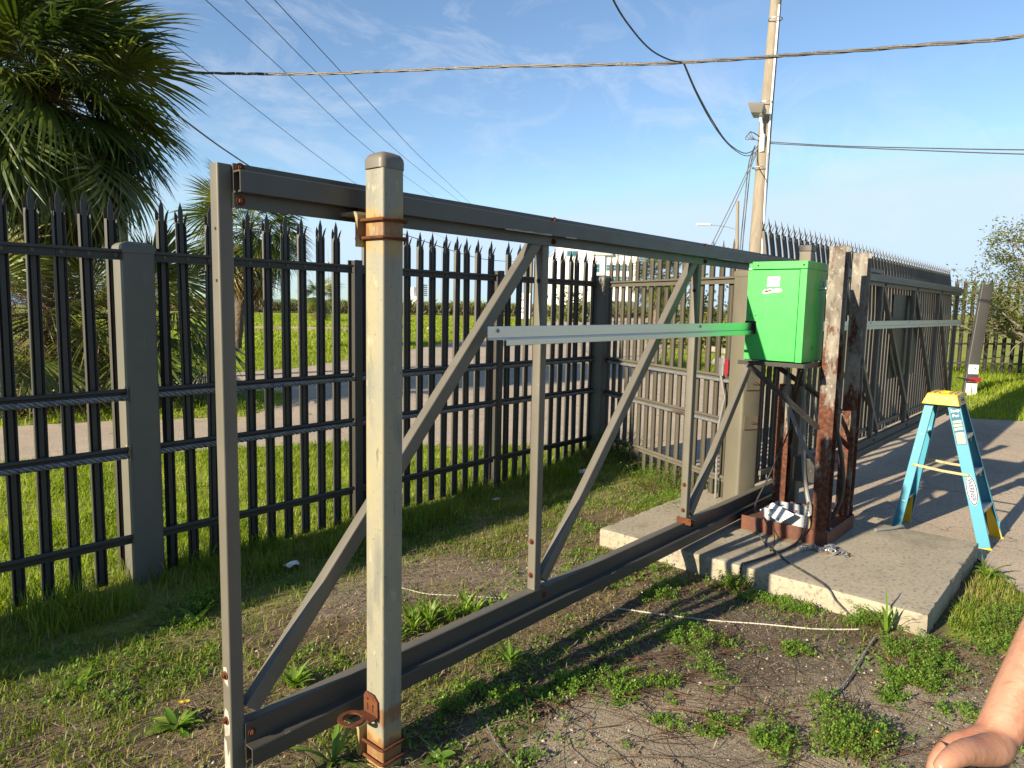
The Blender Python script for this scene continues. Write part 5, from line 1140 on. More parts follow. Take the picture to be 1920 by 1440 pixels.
mb = MB(); mb.tube([(15.92, 6.58, 5.45), (15.90, 6.62, 5.78), (15.82, 6.64, 6.05)], .030, 8); mb.build('arm', M['far_white'], lamp)
mb = MB(); mb.bar((15.93, 6.60, 5.25), (15.93, 6.60, 5.62), .07, .09); mb.build('clamp', M['far_white'], lamp)
mb = MB(); q = [Vector((15.50, 6.80, 6.22)), Vector((15.66, 6.50, 6.19)), Vector((15.98, 6.56, 6.10)), Vector((15.82, 6.84, 6.12))]
lo = [p.lerp(sum(q, Vector()) / 4, .32) + Vector((.02, 0, -.15)) for p in q]
mb.add(q + lo + [p + Vector((0, 0, .035)) for p in q], [(0, 1, 5, 4), (1, 2, 6, 5), (2, 3, 7, 6), (3, 0, 4, 7), (4, 5, 6, 7), (8, 11, 10, 9), (0, 8, 9, 1), (1, 9, 10, 2), (2, 10, 11, 3), (3, 11, 8, 0)]); mb.build('housing', M['lamp_grey'], lamp, bevel=.006)
mb = MB(); mb.add([p + Vector((0, 0, -.003)) for p in lo], [(0, 1, 2, 3), (3, 2, 1, 0)]); mb.build('lens', M['galv'], lamp)

p0 = thing('utility_pole', 'pole top standing hidden behind the big palm crown', 'pole', (5.75, 15.55, 0))
mb = MB(); mb.tube([(5.70, 15.5, -.3), (5.80, 15.6, 6.5), (5.88, 15.74, 9.5)], [.16, .13, .11], 14); mb.build('pole_shaft', M['wood'], p0)

def aerial(path, r, mat, label, name='overhead_cable', k=8, cat='cable', **kw):
    P = smooth_path(path, k); mb = MB(); mb.tube(P, r, 6, **kw); return single(name, mb, M[mat], path[len(path) // 2], label, cat, angle=60)
main = [(5.75, 15.6, 6.0), (5.916, 13.196, 5.695), (6.523, 11.549, 5.521), (7.099, 9.94, 5.373), (7.969, 7.691, 5.249), (8.508, 6.127, 5.111), (8.93, 4.857, 5.005), (9.498, 3.116, 4.928), (9.745, 2.055, 4.864), (9.945, 1.204, 4.823), (10.14, -.42, 4.80), (10.3, -3.0, 4.85)]
P = smooth_path(main, 30); mb = MB(); A = [[], [], []]; L_ = 0
for i, p in enumerate(P):
    if i: L_ += (P[i] - P[i - 1]).length
    t = (P[min(i + 1, len(P) - 1)] - P[max(i - 1, 0)]).normalized(); s_ = t.orthogonal().normalized(); e = t.cross(s_)
    for c_ in range(3): ph = L_ * 5.0 + c_ * 2.094; A[c_].append(p + s_ * math.cos(ph) * .013 + e * math.sin(ph) * .013)
for c_ in range(3): mb.tube(A[c_], .0125 if c_ else .009, 6)
single('overhead_cable', mb, M['cable_alu'], main[6], 'thick twisted overhead cable spanning the whole sky from the palm', 'cable')
aerial([(6.467, 4.704, 5.60), (7.056, 4.741, 5.172), (7.709, 4.894, 5.081), (8.296, 4.976, 5.022), (8.722, 4.942, 5.002), (8.939, 4.846, 5.005)], .011, 'wire', 'black cable dropping from the top edge to the twisted overhead cable')
aerial([(8.939, 4.846, 5.005), (9.97, 5.182, 4.937), (11.538, 5.675, 4.907), (13.636, 6.343, 4.992), (15.213, 6.696, 5.106), (15.87, 6.741, 5.303), (16.08, 6.68, 5.543)], .011, 'wire', 'upper of two black cables sagging from the twisted cable to the pole')
aerial([(8.939, 4.846, 4.99), (9.98, 5.157, 4.859), (11.559, 5.63, 4.791), (13.666, 6.296, 4.92), (15.232, 6.665, 5.049), (15.89, 6.71, 5.256), (16.078, 6.69, 5.52)], .009, 'wire', 'lower of two black cables sagging from the twisted cable to the pole')
aerial([(16.195, 6.554, 5.499), (15.517, 4.965, 5.098), (14.808, 3.418, 4.74), (13.723, 1.52, 4.284), (13.165, -.194, 3.98), (12.6, -2, 3.75)], .009, 'wire', 'upper of two dark cables leaving the pole to the right')
aerial([(16.192, 6.551, 5.464), (15.515, 4.963, 5.076), (14.805, 3.414, 4.701), (13.719, 1.514, 4.218), (13.159, -.202, 3.89), (12.6, -2, 3.62)], .009, 'wire', 'lower of two dark cables leaving the pole to the right')
aerial([(16.033, 6.70, 5.447), (17.085, 7.666, 4.542), (18.046, 8.682, 3.492), (21.3, 12.1, 0)], .011, 'hose', 'left guy wire slanting down from the wooden pole', 'guy_wire', k=3)
aerial([(16.029, 6.70, 5.387), (17.117, 7.623, 4.504), (18.103, 8.618, 3.494), (21.4, 12.05, 0)], .009, 'hose', 'right guy wire slanting down beside its twin from the wooden pole', 'guy_wire', k=3)
for j, lab in ((0, 'black cable running down the left side of the wooden pole'), (.05, 'second black cable hanging close beside the wooden pole shaft')):
    aerial([(16.02, 6.80, 5.42), (15.805, 6.78 + j, 5.0), (15.66, 6.76 + j, 4.2), (15.44, 6.71 + j, 3.1), (15.30, 6.67 + j, 1.9), (15.26, 6.66 + j, .3)], .012, 'wire', lab)
mb = MB()
for q_ in range(4): mb.tube(smooth_path([(16.08, 6.55, 5.45 + q_ * .03), (15.93, 6.75, 5.52), (15.88, 6.98 - q_ * .04, 5.56 + q_ * .04), (15.93, 6.85, 5.70), (16.05, 6.60, 5.52)], 6), .008, 5)
single('cable_coil', mb, M['wire'], (16, 6.75, 5.5), 'messy coil of black wire tied to the pole below the floodlight', 'coil')
LN = [[(7.621, 20.117, 9.2), (12.419, 23.733, 8.809), (24.894, 33.861, 8.441), (48.04, 53.33, 8.915), (80, 80, 10.5)], [(9.08, 18.447, 9.246), (13.755, 22.28, 9.298), (23.039, 30.033, 9.453), (41.537, 45.811, 10.896), (80.926, 77.582, 13.188)],
      [(9.738, 17.693, 9.267), (14.464, 21.462, 9.285), (23.892, 29.055, 9.48), (43.127, 43.892, 10.365), (75.051, 68.832, 12.194)], [(10.227, 17.133, 9.283), (16.875, 21.679, 8.828), (24.783, 27.953, 9.026), (43.575, 43.386, 10.424), (75.078, 68.865, 12.567)]]
for P_, lab in zip(LN, ('lowest thin power line crossing the sky, starting at the palm', 'second thin power line from the palm, high in the sky', 'third thin power line from the palm, left of its twin', 'thin power line farthest right in the high sky')):
    P2 = [tuple(Vector(P_[0]) + (Vector(P_[0]) - Vector(P_[1])) * .9)] + P_
    aerial(P2, .012, 'wire', lab, 'power_line', k=5)
aerial([(5.4, 13.0, 5.3), (5.649, 13.26, 5.163), (6.14, 13.429, 4.969), (8.189, 15.708, 5.0), (10.432, 17.739, 4.95), (14.637, 20.537, 4.75), (21.616, 24.705, 4.604), (30.775, 29.465, 4.40), (38.476, 32.939, 4.725)], .018, 'wire', 'heavy black wire descending from the palm behind the near end of the gate')

# distant pole with street lamp
sl = thing('street_lamp', 'distant wooden pole with a long-arm street lamp above the gate', 'street lamp', (43.8, 19.2, 0))
mb = MB(); mb.tube([(43.75, 19.1, -.3), (43.97, 19.60, 8.54)], [.15, .10], 10); mb.build('pole_shaft', M['wood'], sl)
mb = MB(); mb.tube([(43.92, 19.45, 6.75), (43.4, 20.1, 6.95), (42.55, 21.0, 7.03)], .03, 6); mb.build('arm', M['far_grey'], sl)
mb = MB(); mb.bar((42.75, 20.8, 7.03), (42.15, 21.42, 7.02), .22, .13, r=.04); mb.build('lamp_head', M['far_white'], sl)

# ------------------------------------------------------------------ palms
def fan_frond(name, mat, Lp, Lb, droop, seed, n=46, spread=112, ragged=.12, fold=.10):
    """Costapalmate palm leaf along +Y from its petiole base at the origin."""
    r = np.random.default_rng(seed); V = []; T = []
    mb = MB()
    pet = [(0, Lp * t, -.10 * Lp * t * t * droop) for t in np.linspace(0, 1, 5)]
    mb.tube(pet, [.020, .016, .014, .012, .010], 5)
    b0 = Vector(pet[-1])
    for i in range(n):
        f = -1 + 2 * (i + .5) / n; ang = R(spread) * f
        ln = Lb * (1 - .22 * abs(f) ** 2) * (1 - ragged * r.random()); st = R(2 * spread / n)
        K = 6; prev = None; k_d = droop * (.5 + .7 * r.random()); twist = (r.random() - .5) * .5; sway = (r.random() - .5) * .10
        costa = .32 * Lb * (1 - abs(f))            # leaflets start along a short midrib that curves down
        for k_ in range(K):
            s = k_ / (K - 1); rad = .03 + ln * s
            w = min(rad * math.tan(st / 2) * 2.0, ln * .052) * (1 if s < .45 else max(0.0, 1 - ((s - .45) / .55) ** 1.3)) + .0008
            a2 = ang + sway * s * s
            y_ = math.cos(a2) * rad + costa * .55; x_ = math.sin(a2) * rad
            z_ = -k_d * Lb * (s ** 2.4) * .42 - droop * .14 * Lb * (1 - abs(f)) * s + fold * Lb * abs(math.sin(ang)) * s * .55
            c0 = b0 + Vector((x_, y_, z_)); sd = Vector((math.cos(a2), -math.sin(a2), twist * s + (.35 if i % 2 else -.35))) * (w / 2)
            l, q = len(mb.v), None
            mb.v += [tuple(c0 - sd), tuple(c0 + sd)]
            if k_: mb.f.append((l - 2, l - 1, l + 1, l)); mb.mi.append(0)
    return mb.mesh(name, mat, smooth=False)
FR = [fan_frond('frond', M['frond'], 1.0, 1.15, .75, 1), fan_frond('frond', M['frond'], .9, 1.10, 1.2, 2), fan_frond('frond', M['frond'], 1.05, 1.2, 1.0, 3, n=52), fan_frond('frond', M['frond'], .85, 1.05, 1.6, 4)]
FY = [fan_frond('frond', M['frond_yel'], .95, 1.05, 1.3, 5), fan_frond('frond', M['frond_yel'], 1.0, 1.0, 1.0, 6, ragged=.3)]
FD = [fan_frond('dead_frond', M['frond_dead'], .85, 1.0, 1.5, 7, n=34, ragged=.4), fan_frond('dead_frond', M['frond_dead'], .9, .95, 1.9, 8, n=30, spread=80, ragged=.5)]
def put(me, parent, o, az, el, roll, sc):
    ob = link(me.name.split('.')[0], me, parent, o)
    y = Vector((math.cos(az) * math.cos(el), math.sin(az) * math.cos(el), math.sin(el))); x = y.cross(Vector((0, 0, 1)))
    x = x.normalized() if x.length > 1e-3 else Vector((1, 0, 0)); z = x.cross(y)
    x, z = x * math.cos(roll) + z * math.sin(roll), z * math.cos(roll) - x * math.sin(roll)
    ob.rotation_euler = Matrix(((x.x, y.x, z.x), (x.y, y.y, z.y), (x.z, y.z, z.z))).to_euler(); ob.scale = (sc, sc, sc); return ob
def palm(label, base, top, sc, n_green, n_yel, n_dead, seed, name='palm_tree', r0=.21, r1=.17, elmin=-55, trunk=True, group=None):
    r = random.Random(seed); t = thing(name, label, 'palm', base, group)
    base, top = Vector(base), Vector(top)
    if trunk:
        mb = MB(); P = [base + (top - base) * s + Vector((0, 0, 0)) + Vector((.05 * math.sin(s * 5 + seed), .05 * math.cos(s * 4), 0)) * r0 * 4 for s in np.linspace(-.04, .97, 16)]
        mb.tube(P, [r0 * 1.25] + [r0 + (r1 - r0) * s + .018 * math.sin(s * 60) for s in np.linspace(0, 1, 15)], 14); mb.build('trunk', M['palm_trunk'], t, angle=60)
    for i in range(n_green):
        f = (i + .5) / n_green; el = R(82 + (elmin - 82) * f ** .82 + r.uniform(-8, 8)); az = i * 2.39996 + r.uniform(-.25, .25)
        put(r.choice(FR), t, top + Vector((0, 0, .16 * sc * (1 - f))) + Vector((math.cos(az), math.sin(az), 0)) * .08 * sc, az, el, r.uniform(-.5, .5), sc * r.uniform(.88, 1.12) * (1.0 + .16 * max(0.0, -math.sin(el))))
    for i in range(n_yel):
        az = i * 2.39996 + 1 + r.uniform(-.3, .3); put(r.choice(FY), t, top - Vector((0, 0, .12 * sc)), az, R(r.uniform(-72, -30)), r.uniform(-.4, .4), sc * r.uniform(.85, 1.05))
    for i in range(n_dead):
        az = i * 2.39996 + .5 + r.uniform(-.3, .3); put(r.choice(FD), t, top - Vector((0, 0, (.2 + .5 * r.random()) * sc)), az, R(r.uniform(-86, -58)), r.uniform(-.6, .6), sc * r.uniform(.85, 1.1))
    return t
p1 = palm('big sabal palm with full green crown and dry flower bunch left of the gate', (3.53, 12.53, 0), (3.70, 12.82, 4.66), .94, 130, 28, 76, 3, elmin=-78)
# dry flower bunch facing the viewer
mb = MB(); r = random.Random(5)
for i in range(420):
    a0 = Vector((3.52, 11.95, 4.72)); d = Vector((r.gauss(0, 1), r.gauss(0, 1) - .2, r.gauss(0, 1))).normalized(); ln = .22 + .28 * r.random()
    e = Vector((r.gauss(0, .10), r.gauss(0, .10), r.gauss(0, .10))); mb.tube([a0 + e * .6, a0 + e + d * ln * .55, a0 + e * 1.2 + d * ln + Vector((0, 0, -.05))], [.004, .003, .0018], 3, caps=False)
mb.build('flower_bunch', M['stalk'], p1, 'bushy brown bunch of dry flower stalks')
palm('smaller palm with dead brown skirt and bare leaning trunk seen through the fence', (11.95, 22.75, .0), (12.5, 22.84, 4.0), 1.0, 44, 5, 40, 9, r0=.17, r1=.20)
palm('low trunkless palm sprawling at the foot of the big palm', (4.75, 12.3, 0), (4.75, 12.3, 1.25), .88, 20, 2, 24, 12, r0=.22, r1=.22, elmin=-35)
palm('second low palm with dry lower leaves left of the sprawling one', (2.7, 12.7, 0), (2.7, 12.7, 1.1), .9, 13, 1, 30, 15, r0=.22, r1=.22, elmin=-30)
palm('small palm on the dune left of the guide post', (34.6, 51.6, 0), (34.835, 51.98, 1.9), .9, 22, 2, 10, 21, elmin=-40)
palm('palm beyond the corner fence in front of the white building', (26.6, 15.2, 0), (27.0, 15.3, 3.0), .62, 36, 2, 12, 27, r0=.14, r1=.14)
# dry vines and debris around the big palm's foot
parts = []; rr = np.random.default_rng(90); kk = 9500
x = 2.4 + 2.2 * rr.random(kk) + .45 * rr.normal(size=kk); y = 11.7 + 1.2 * rr.random(kk) + .3 * rr.normal(size=kk); z = 1.9 * rr.random(kk) ** 1.6
az = rr.random(kk) * 6.28; el = rr.normal(size=kk) * .6; d = np.stack([np.cos(az) * np.cos(el), np.sin(az) * np.cos(el), np.sin(el)], 1); nn = np.stack([-np.sin(az), np.cos(az), 0 * az], 1) * .5 + np.array([0, 0, .8])
stuff('dry_brush', [leaflets(x, y, z, d, nn, .12 + .25 * rr.random(kk), .008 + .01 * rr.random(kk), rr.random(kk) * .55)], M['straw'])

# ------------------------------------------------------------------ far shore: dune scrub, buildings, masts
parts = []; rr = np.random.default_rng(91); kk = 26000
t = rr.random(kk); x = 34 + 78 * t; y0_ = 95 - 45 * t; y = y0_ + 9 * rr.random(kk)
hgt = .5 + 1.4 * fbm(x, y, .16, 92) * (.6 + .8 * rr.random(kk)); z = hgt * rr.random(kk)
az = rr.random(kk) * 6.28; el = .5 + .8 * rr.random(kk); d = np.stack([np.cos(az) * np.cos(el), np.sin(az) * np.cos(el), np.sin(el)], 1); nn = np.stack([-np.sin(az), np.cos(az), .2 + 0 * az], 1)
stuff('dune_scrub', [leaflets(x, y, z, d, nn, .5 + .5 * rr.random(kk), .10 + .14 * rr.random(kk), np.clip(z / 1.3 * .9 + .3 * (rr.random(kk) - .3), 0, 1))], M['dune'])
kk = 5200; t = rr.random(kk); x = 62 + 50 * t; y = 52 + 6 * t + 7 * rr.random(kk) - 16 * t
for cx, cy, n_, s_, lab in ((28.5, 14.2, 2600, 1.5, 'round green shrub beside the far lawn behind the corner fence'), (31, 16.8, 2200, 1.3, 'leafy shrub under the palm before the white building'), (24.2, 9.2, 2600, 1.2, 'yellow-green shrub seen beside the tan fence post'), (63, 46, 1500, 2.2, 'dark green bush in front of the white building')):
    x = cx + rr.normal(size=n_) * s_ * .42; y = cy + rr.normal(size=n_) * s_ * .42; z = np.abs(rr.normal(size=n_)) * s_ * .62 + .1; az = rr.random(n_) * 6.28; el = rr.normal(size=n_) * .7
    d = np.stack([np.cos(az) * np.cos(el), np.sin(az) * np.cos(el), np.sin(el)], 1); nn = np.stack([-np.sin(az), np.cos(az), .4 + 0 * az], 1)
    V, T, tt = leaflets(x, y, z, d, nn, (.14 + .14 * rr.random(n_)) * (1 if cx < 50 else 2), (.07 + .06 * rr.random(n_)) * (1 if cx < 50 else 2), rr.random(n_))
    V = V - np.array([cx, cy, 0]); o = link('shrub', tri_mesh('shrub', V, T, M['oak'], tt), None, (cx, cy, 0)); tag(o, lab, 'shrub')

bd = thing('office_building', 'large white modern building with teal ribbon windows beyond the corner fence', 'building', (117, 88, 0))
BX, BY = Vector((96.8 * 1.15, 74.3 * 1.15, 0)), Vector((105.5 * 1.15, 64.2 * 1.15, 0))
e1 = (BY - BX).normalized(); e2 = Vector((-e1.y, e1.x, 0)); e2 = e2 if e2.dot(Vector((1, 1, 0))) > 0 else -e2
def blk(name, mat, s0, s1, d0, d1, z0, z1, label=None):
    mb = MB(); a = BX + e1 * s0 + e2 * d0; mb.extrude([(0, 0), (s1 - s0, 0), (s1 - s0, d1 - d0), (0, d1 - d0)], (a.x, a.y, z0), e1, e2, (0, 0, z1 - z0)); return mb.build(name, M[mat], bd, label)
blk('wall', 'stucco', 0, 9.0, 0, 26, -.5, 13.2); blk('wall', 'stucco', 9.0, 15.3, .4, 24, -.5, 11.6); blk('wall', 'bldg_grey', 6.4, 10.5, -.25, .6, 11.6, 12.4); blk('wall', 'stucco', -2.4, 0, 1.0, 22, -.5, 11.0)
blk('parapet', 'bldg_grey', -.2, 9.1, -.15, 26, 13.2, 13.5); blk('parapet', 'bldg_grey', 9.1, 15.5, .25, 24, 11.6, 11.9)
def window(s0, s1, z0, z1, d0, nx_, nz_):
    blk('window', 'bldg_grey', s0 - .1, s1 + .1, d0 - .06, d0 + .2, z0 - .1, z1 + .1)
    for i in range(nx_):
        for j in range(nz_): blk('pane', 'glass', s0 + (s1 - s0) * i / nx_ + .05, s0 + (s1 - s0) * (i + 1) / nx_ - .05, d0 - .1, d0 + .1, z0 + (z1 - z0) * j / nz_ + .05, z0 + (z1 - z0) * (j + 1) / nz_ - .05)
window(1.6, 3.7, 11.3, 12.3, 0, 2, 1); window(7.2, 8.0, 8.3, 9.9, 0, 1, 2); window(9.4, 14.5, 8.7, 9.8, .4, 5, 2); window(9.4, 14.5, 6.6, 7.6, .4, 5, 2); window(7.2, 8.0, 4.4, 6.2, 0, 1, 2)
blk('floor_line', 'bldg_grey', 9.0, 15.4, .36, .5, 5.2, 5.5); blk('floor_line', 'bldg_grey', 0, 9.0, -.04, .1, 10.3, 10.45)
blk('entrance', 'bldg_dark', 10.6, 12.0, .30, .5, -.3, 2.6); blk('entrance', 'bldg_dark', 12.4, 13.6, .30, .5, -.3, 2.4); blk('canopy', 'stucco', 9.8, 14.4, -1.6, .4, 2.8, 3.1)
wn_ = thing('low_building', 'low pale building with dark glazing right of the white office block', 'building', (120, 40, 0))
mb = MB(); mb.box(112, 122, 30, 47, -.4, 4.2); mb.build('wall', M['stucco'], wn_); mb = MB(); mb.box(111.9, 112.1, 32, 45, 1.4, 2.9); mb.build('window', M['bldg_dark'], wn_)
for i, (pos, h_, r_) in enumerate((((65.2, 95.1), 9.9, .07), ((65.3, 94.5), 7.9, .06), ((63.4, 96.5), 7.2, .05), ((76.8, 81.9), 10.4, .07))):
    t = thing('mast', ('tall thin mast with a basket, seen left of the guide post', 'plain thin mast beside the basket mast', 'thin mast farthest left above the dunes', 'tall mast with lamp arms behind the middle of the fence')[i], 'mast', (*pos, 0))
    mb = MB(); mb.tube([(*pos, -.2), (*pos, h_)], [r_ * 1.3, r_ * .6], 6); mb.build('shaft', M['far_grey'], t)
    if i == 0: mb = MB(); mb.cyl((*pos, 6.9), (*pos, 7.4), .45, 10, .3); mb.cyl((*pos, 7.4), (*pos, 7.7), .2, 8); mb.build('basket', M['far_grey'], t)
    if i == 3: mb = MB(); mb.bar((pos[0] - .7, pos[1] + .7, h_), (pos[0] + .7, pos[1] - .7, h_ - .2), .12, .1); mb.build('lamp_arm', M['far_grey'], t)
tw = thing('white_tower', 'far white cylindrical tower on the shore left of the guide post', 'tower', (119.6, 138.6, 0))
mb = MB(); mb.cyl((119.6, 138.6, -.2), (119.6, 138.6, 4.9), 1.5, 18, 1.35); mb.build('wall', M['far_white'], tw); mb = MB(); mb.cyl((119.6, 138.6, 4.9), (119.6, 138.6, 5.2), 1.6, 18); mb.build('roof', M['far_grey'], tw)
dk = thing('dock_structure', 'far white dockside machine house with a louvred panel on the shore', 'structure', (100.9, 114.2, 0))
mb = MB(); mb.box(100.0, 101.6, 113.4, 115.6, -.2, 3.0); mb.box(100.2, 101.4, 115.2, 116.3, 3.0, 4.9); mb.build('wall', M['far_white'], dk)
mb = MB()
for k_ in range(6): mb.box(99.9, 101.2, 112.0, 113.6, 3.1 + k_ * .42, 3.35 + k_ * .42)
mb.build('louvre', M['far_grey'], dk); mb = MB(); mb.box(100.3, 100.5, 112.6, 112.8, -.2, 3.1); mb.box(100.3, 100.5, 113.1, 113.3, -.2, 3.1); mb.build('leg', M['far_white'], dk)
ff_ = thing('low_fence', 'long low dark fence along the shore behind the dunes', 'fence', (75, 85, 0))
mb = MB(); mb.bar((38, 112, 1.75), (122, 62, 1.75), .05, .05); mb.bar((38, 112, .9), (122, 62, .9), .05, .05); mb.build('rail', M['far_grey'], ff_)
for i in range(42): q = Vector((38, 112, 0)).lerp(Vector((122, 62, 0)), i / 41); mb = MB(); mb.bar((q.x, q.y, -.2), (q.x, q.y, 1.9), .07, .07); mb.build('fence_post', M['far_grey'], ff_)
sg = thing('sign_post', 'wooden pole with a small white notice beyond the yard fence', 'sign', (29.3, 24.55, 0))
mb = MB(); mb.tube([(29.28, 24.42, -.2), (29.73, 24.65, 5.4)], [.17, .13], 12); mb.build('pole_shaft', M['wood'], sg)
mb = MB(); mb.bar((29.10, 24.55, 1.0), (29.10, 24.55, 2.35), .62, .02, side=(.62, -.78, 0)); nb = mb.build('notice', M['far_white'], sg)
mb = MB()
for z in (1.3, 1.5, 1.95): mb.bar((29.08, 24.54, z), (29.08, 24.54, z + .09), .38, .02, side=(.62, -.78, 0))
mb.build('print_line', M['far_grey'], nb)
# kerb and stones on the far lawn
for P_, lab in (((30.2, 15.9), (25.6, 10.9)), 'white kerb edging the far lawn behind the sunlit fence'), (((25.5, 34.8), (20.2, 38.1)), 'pale kerb crossing the lawn behind the small palm'):
    mb = MB(); n_ = 9
    o_t = thing('kerb', lab, 'kerb', ((P_[0][0] + P_[1][0]) / 2, (P_[0][1] + P_[1][1]) / 2, 0))
    for i in range(n_):
        a, b_ = Vector((*P_[0], .06)).lerp(Vector((*P_[1], .06)), i / n_), Vector((*P_[0], .06)).lerp(Vector((*P_[1], .06)), (i + .97) / n_)
        mb = MB(); mb.bar(a, b_, .22, .26, r=.03); mb.build('kerb_stone', M['concrete'], o_t)
for (cx, cy, s_, lab) in ((29.8, 35.8, .36, 'grey boulder lying on the far lawn left of the guide post'), (31.6, 34.6, .22, 'flat pale stone on the lawn beside the grey boulder'), (20.6, 9.4, .30, 'grey stone block on the lawn by the tan fence post')):
    mb = MB(); r = random.Random(int(cx * 10)); ring2 = []
    for (f_, z_) in ((1.0, -.1), (1.05, .2), (.75, .7), (.3, .95)):
        ring2.append([(cx + s_ * f_ * math.cos(t) * (1 + .25 * r.random()), cy + s_ * f_ * math.sin(t) * (1 + .25 * r.random()), s_ * z_ * (1 + .15 * r.random())) for t in np.linspace(0, 6.283, 9)[:-1]])
    v = [p for q in ring2 for p in q]; f = [(a * 8 + j, a * 8 + (j + 1) % 8, (a + 1) * 8 + (j + 1) % 8, (a + 1) * 8 + j) for a in range(3) for j in range(8)] + [tuple(range(24, 32))]
    mb.add(v, f); single('stone', mb, M['stone'], (cx, cy, 0), lab, 'stone', smooth=False)

# ------------------------------------------------------------------ right-hand side: leaning post, far fence, oak
lp = thing('leaning_post', 'dark flat steel post leaning right beyond the ladder with white bracket and plate', 'post', (16.36, 2.36, 0))
mb = MB(); mb.bar((16.33, 2.35, -.1), (16.80, 2.245, 2.315), .21, .09, side=(.55, -.83, 0), r=.012); mb.build('post', M['picket'], lp)
fdir = Vector((-.83, -.55, 0)).normalized(); sdir = Vector((.55, -.83, 0)).normalized()
def on_lp(z, s_, off): c0 = Vector((16.33, 2.35, -.1)).lerp(Vector((16.80, 2.245, 2.315)), (z + .1) / 2.415); return c0 + sdir * s_ + fdir * off
mb = MB(); a = on_lp(.66, .0, .055); mb.bar(a - Vector((0, 0, .09)), a + Vector((0, 0, .09)), .18, .02, side=sdir, r=.006); br = mb.build('white_bracket', M['white'], lp)
mb = MB(); a = on_lp(.68, .01, .066); mb.cyl(a, a + fdir * .02, .055, 16); mb.build('roller', M['far_white'], br); mb = MB(); a = a + fdir * .021; mb.cyl(a, a + fdir * .006, .014, 10); mb.build('bolt', M['ink'], br)
mb = MB(); a = on_lp(.46, .05, .06); mb.bar(a - Vector((0, 0, .045)), a + Vector((0, 0, .045)), .22, .03, side=sdir, r=.006); mb.build('red_reflector', M['red'], lp)
mb = MB(); a = on_lp(.49, -.25, .04); b_ = on_lp(.44, .05, .04); mb.bar(a, b_, .08, .03); mb.build('catch_arm', M['steel_dark'], lp)
mb = MB(); a = on_lp(.27, .02, .058); mb.bar(a - Vector((0, 0, .115)), a + Vector((0, 0, .115)), .20, .012, side=sdir, r=.004); mb.build('pale_plate', M['sticker'], lp)
mb = MB(); a = on_lp(.27, .02, .0655); mb.bar(a - Vector((0, 0, .07)), a + Vector((0, 0, .05)), .012, .004, side=sdir); mb.cyl(a + Vector((0, 0, .08)), a + Vector((0, 0, .08)) + fdir * .004, .01, 8); mb.build('plate_slot', M['steel_dark'], lp)
bf = thing('palisade_fence', 'background palisade fence across the grass on the far right', 'fence', (21.2, 2.5, .2))
A_, B_ = Vector((19.9, 4.35, 0)), Vector((22.4, -1.2, 0)); dd = (B_ - A_); LL = dd.length; dd.normalize(); rot = math.atan2(dd.y, dd.x); nrm = Vector((dd.y, -dd.x, 0)); nrm = nrm if nrm.x < 0 else -nrm
PF = picket_mesh('picket', M['picket'], 2.36, .1, 0.0, .010); PF.transform(Matrix.Scale(1.35, 4, (1, 0, 0)))
s = 0.0
while s < LL:
    p = A_ + dd * s; zg = float(gz(np.array([p.x]), np.array([p.y]))[0]); o = link('picket', PF, bf, (p.x, p.y, zg)); o.rotation_euler = (0, 0, rot + math.pi); s += .185
for z in (2.22, 1.32, .98, .50):
    mb = MB(); mb.bar(A_ + Vector((0, 0, z)) + nrm * .02, B_ + Vector((0, 0, z + .15)) + nrm * .02, .03, .045); mb.build('rail', M['picket'], bf)
# oak-like tree, branching trunk and loose leaf sprays
oak = thing('oak_tree', 'sparse small-leaved tree reaching over the far fence at the right edge', 'tree', (19.1, 1.15, .2))
rb3 = random.Random(33); tips = []
mb = MB()
def grow(p, d, ln, rad, lev):
    P = [p]; dirv = d.copy()
    for k_ in range(5):
        dirv = (dirv + Vector((rb3.gauss(0, .16), rb3.gauss(0, .16), rb3.gauss(0, .12) + .02))).normalized(); P.append(P[-1] + dirv * ln / 5)
    mb.tube(P, [rad * (1 - .5 * i / 5) for i in range(6)], 7 if lev < 2 else 4, caps=False)
    if lev >= 2: tips.extend(P[2:])
    if lev < 4:
        for k_ in range(3 if lev < 3 else 2):
            t_ = P[rb3.randint(2, 5)]; nd = (dirv * .7 + Vector((rb3.gauss(0, .55), rb3.gauss(0, .55), rb3.gauss(.05, .4)))).normalized(); grow(t_, nd, ln * rb3.uniform(.58, .8), rad * .5, lev + 1)
for d in ((-.25, .35, .9), (-.40, .70, .62), (-.1, .75, .55), (.1, -.3, .95), (-.45, .1, .8), (-.2, -.5, .8)):
    grow(Vector((19.1, 1.15, .2)) + Vector((0, 0, .6 * (d[2] > .3))), Vector(d).normalized(), 1.55, .085, 0)
mb.tube([(19.1, 1.15, -.1), (19.08, 1.2, 1.0)], [.16, .13], 10); mb.build('trunk', M['bark'], oak, angle=60)
rr = np.random.default_rng(34); tp_ = np.array([tuple(t) for t in tips]); k_ = 20000; q = rr.integers(0, len(tp_), k_)
c0 = tp_[q] + rr.normal(size=(k_, 3)) * .10; keep = c0[:, 2] > 1.2 + .5 * rr.random(k_); c0 = c0[keep]; k_ = len(c0)
az = rr.random(k_) * 6.28; el = rr.normal(size=k_) * .5; d = np.stack([np.cos(az) * np.cos(el), np.sin(az) * np.cos(el), np.sin(el)], 1); nn = rr.normal(size=(k_, 3))
V, T, tt = leaflets(c0[:, 0], c0[:, 1], c0[:, 2], d, nn, .055 + .035 * rr.random(k_), .022 + .016 * rr.random(k_), np.clip(rr.random(k_) * .9, 0, 1))
o = link('crown', tri_mesh('crown', V - np.array([19.1, 1.15, .2]), T, M['oak'], tt), oak); tag(o, kind='stuff')
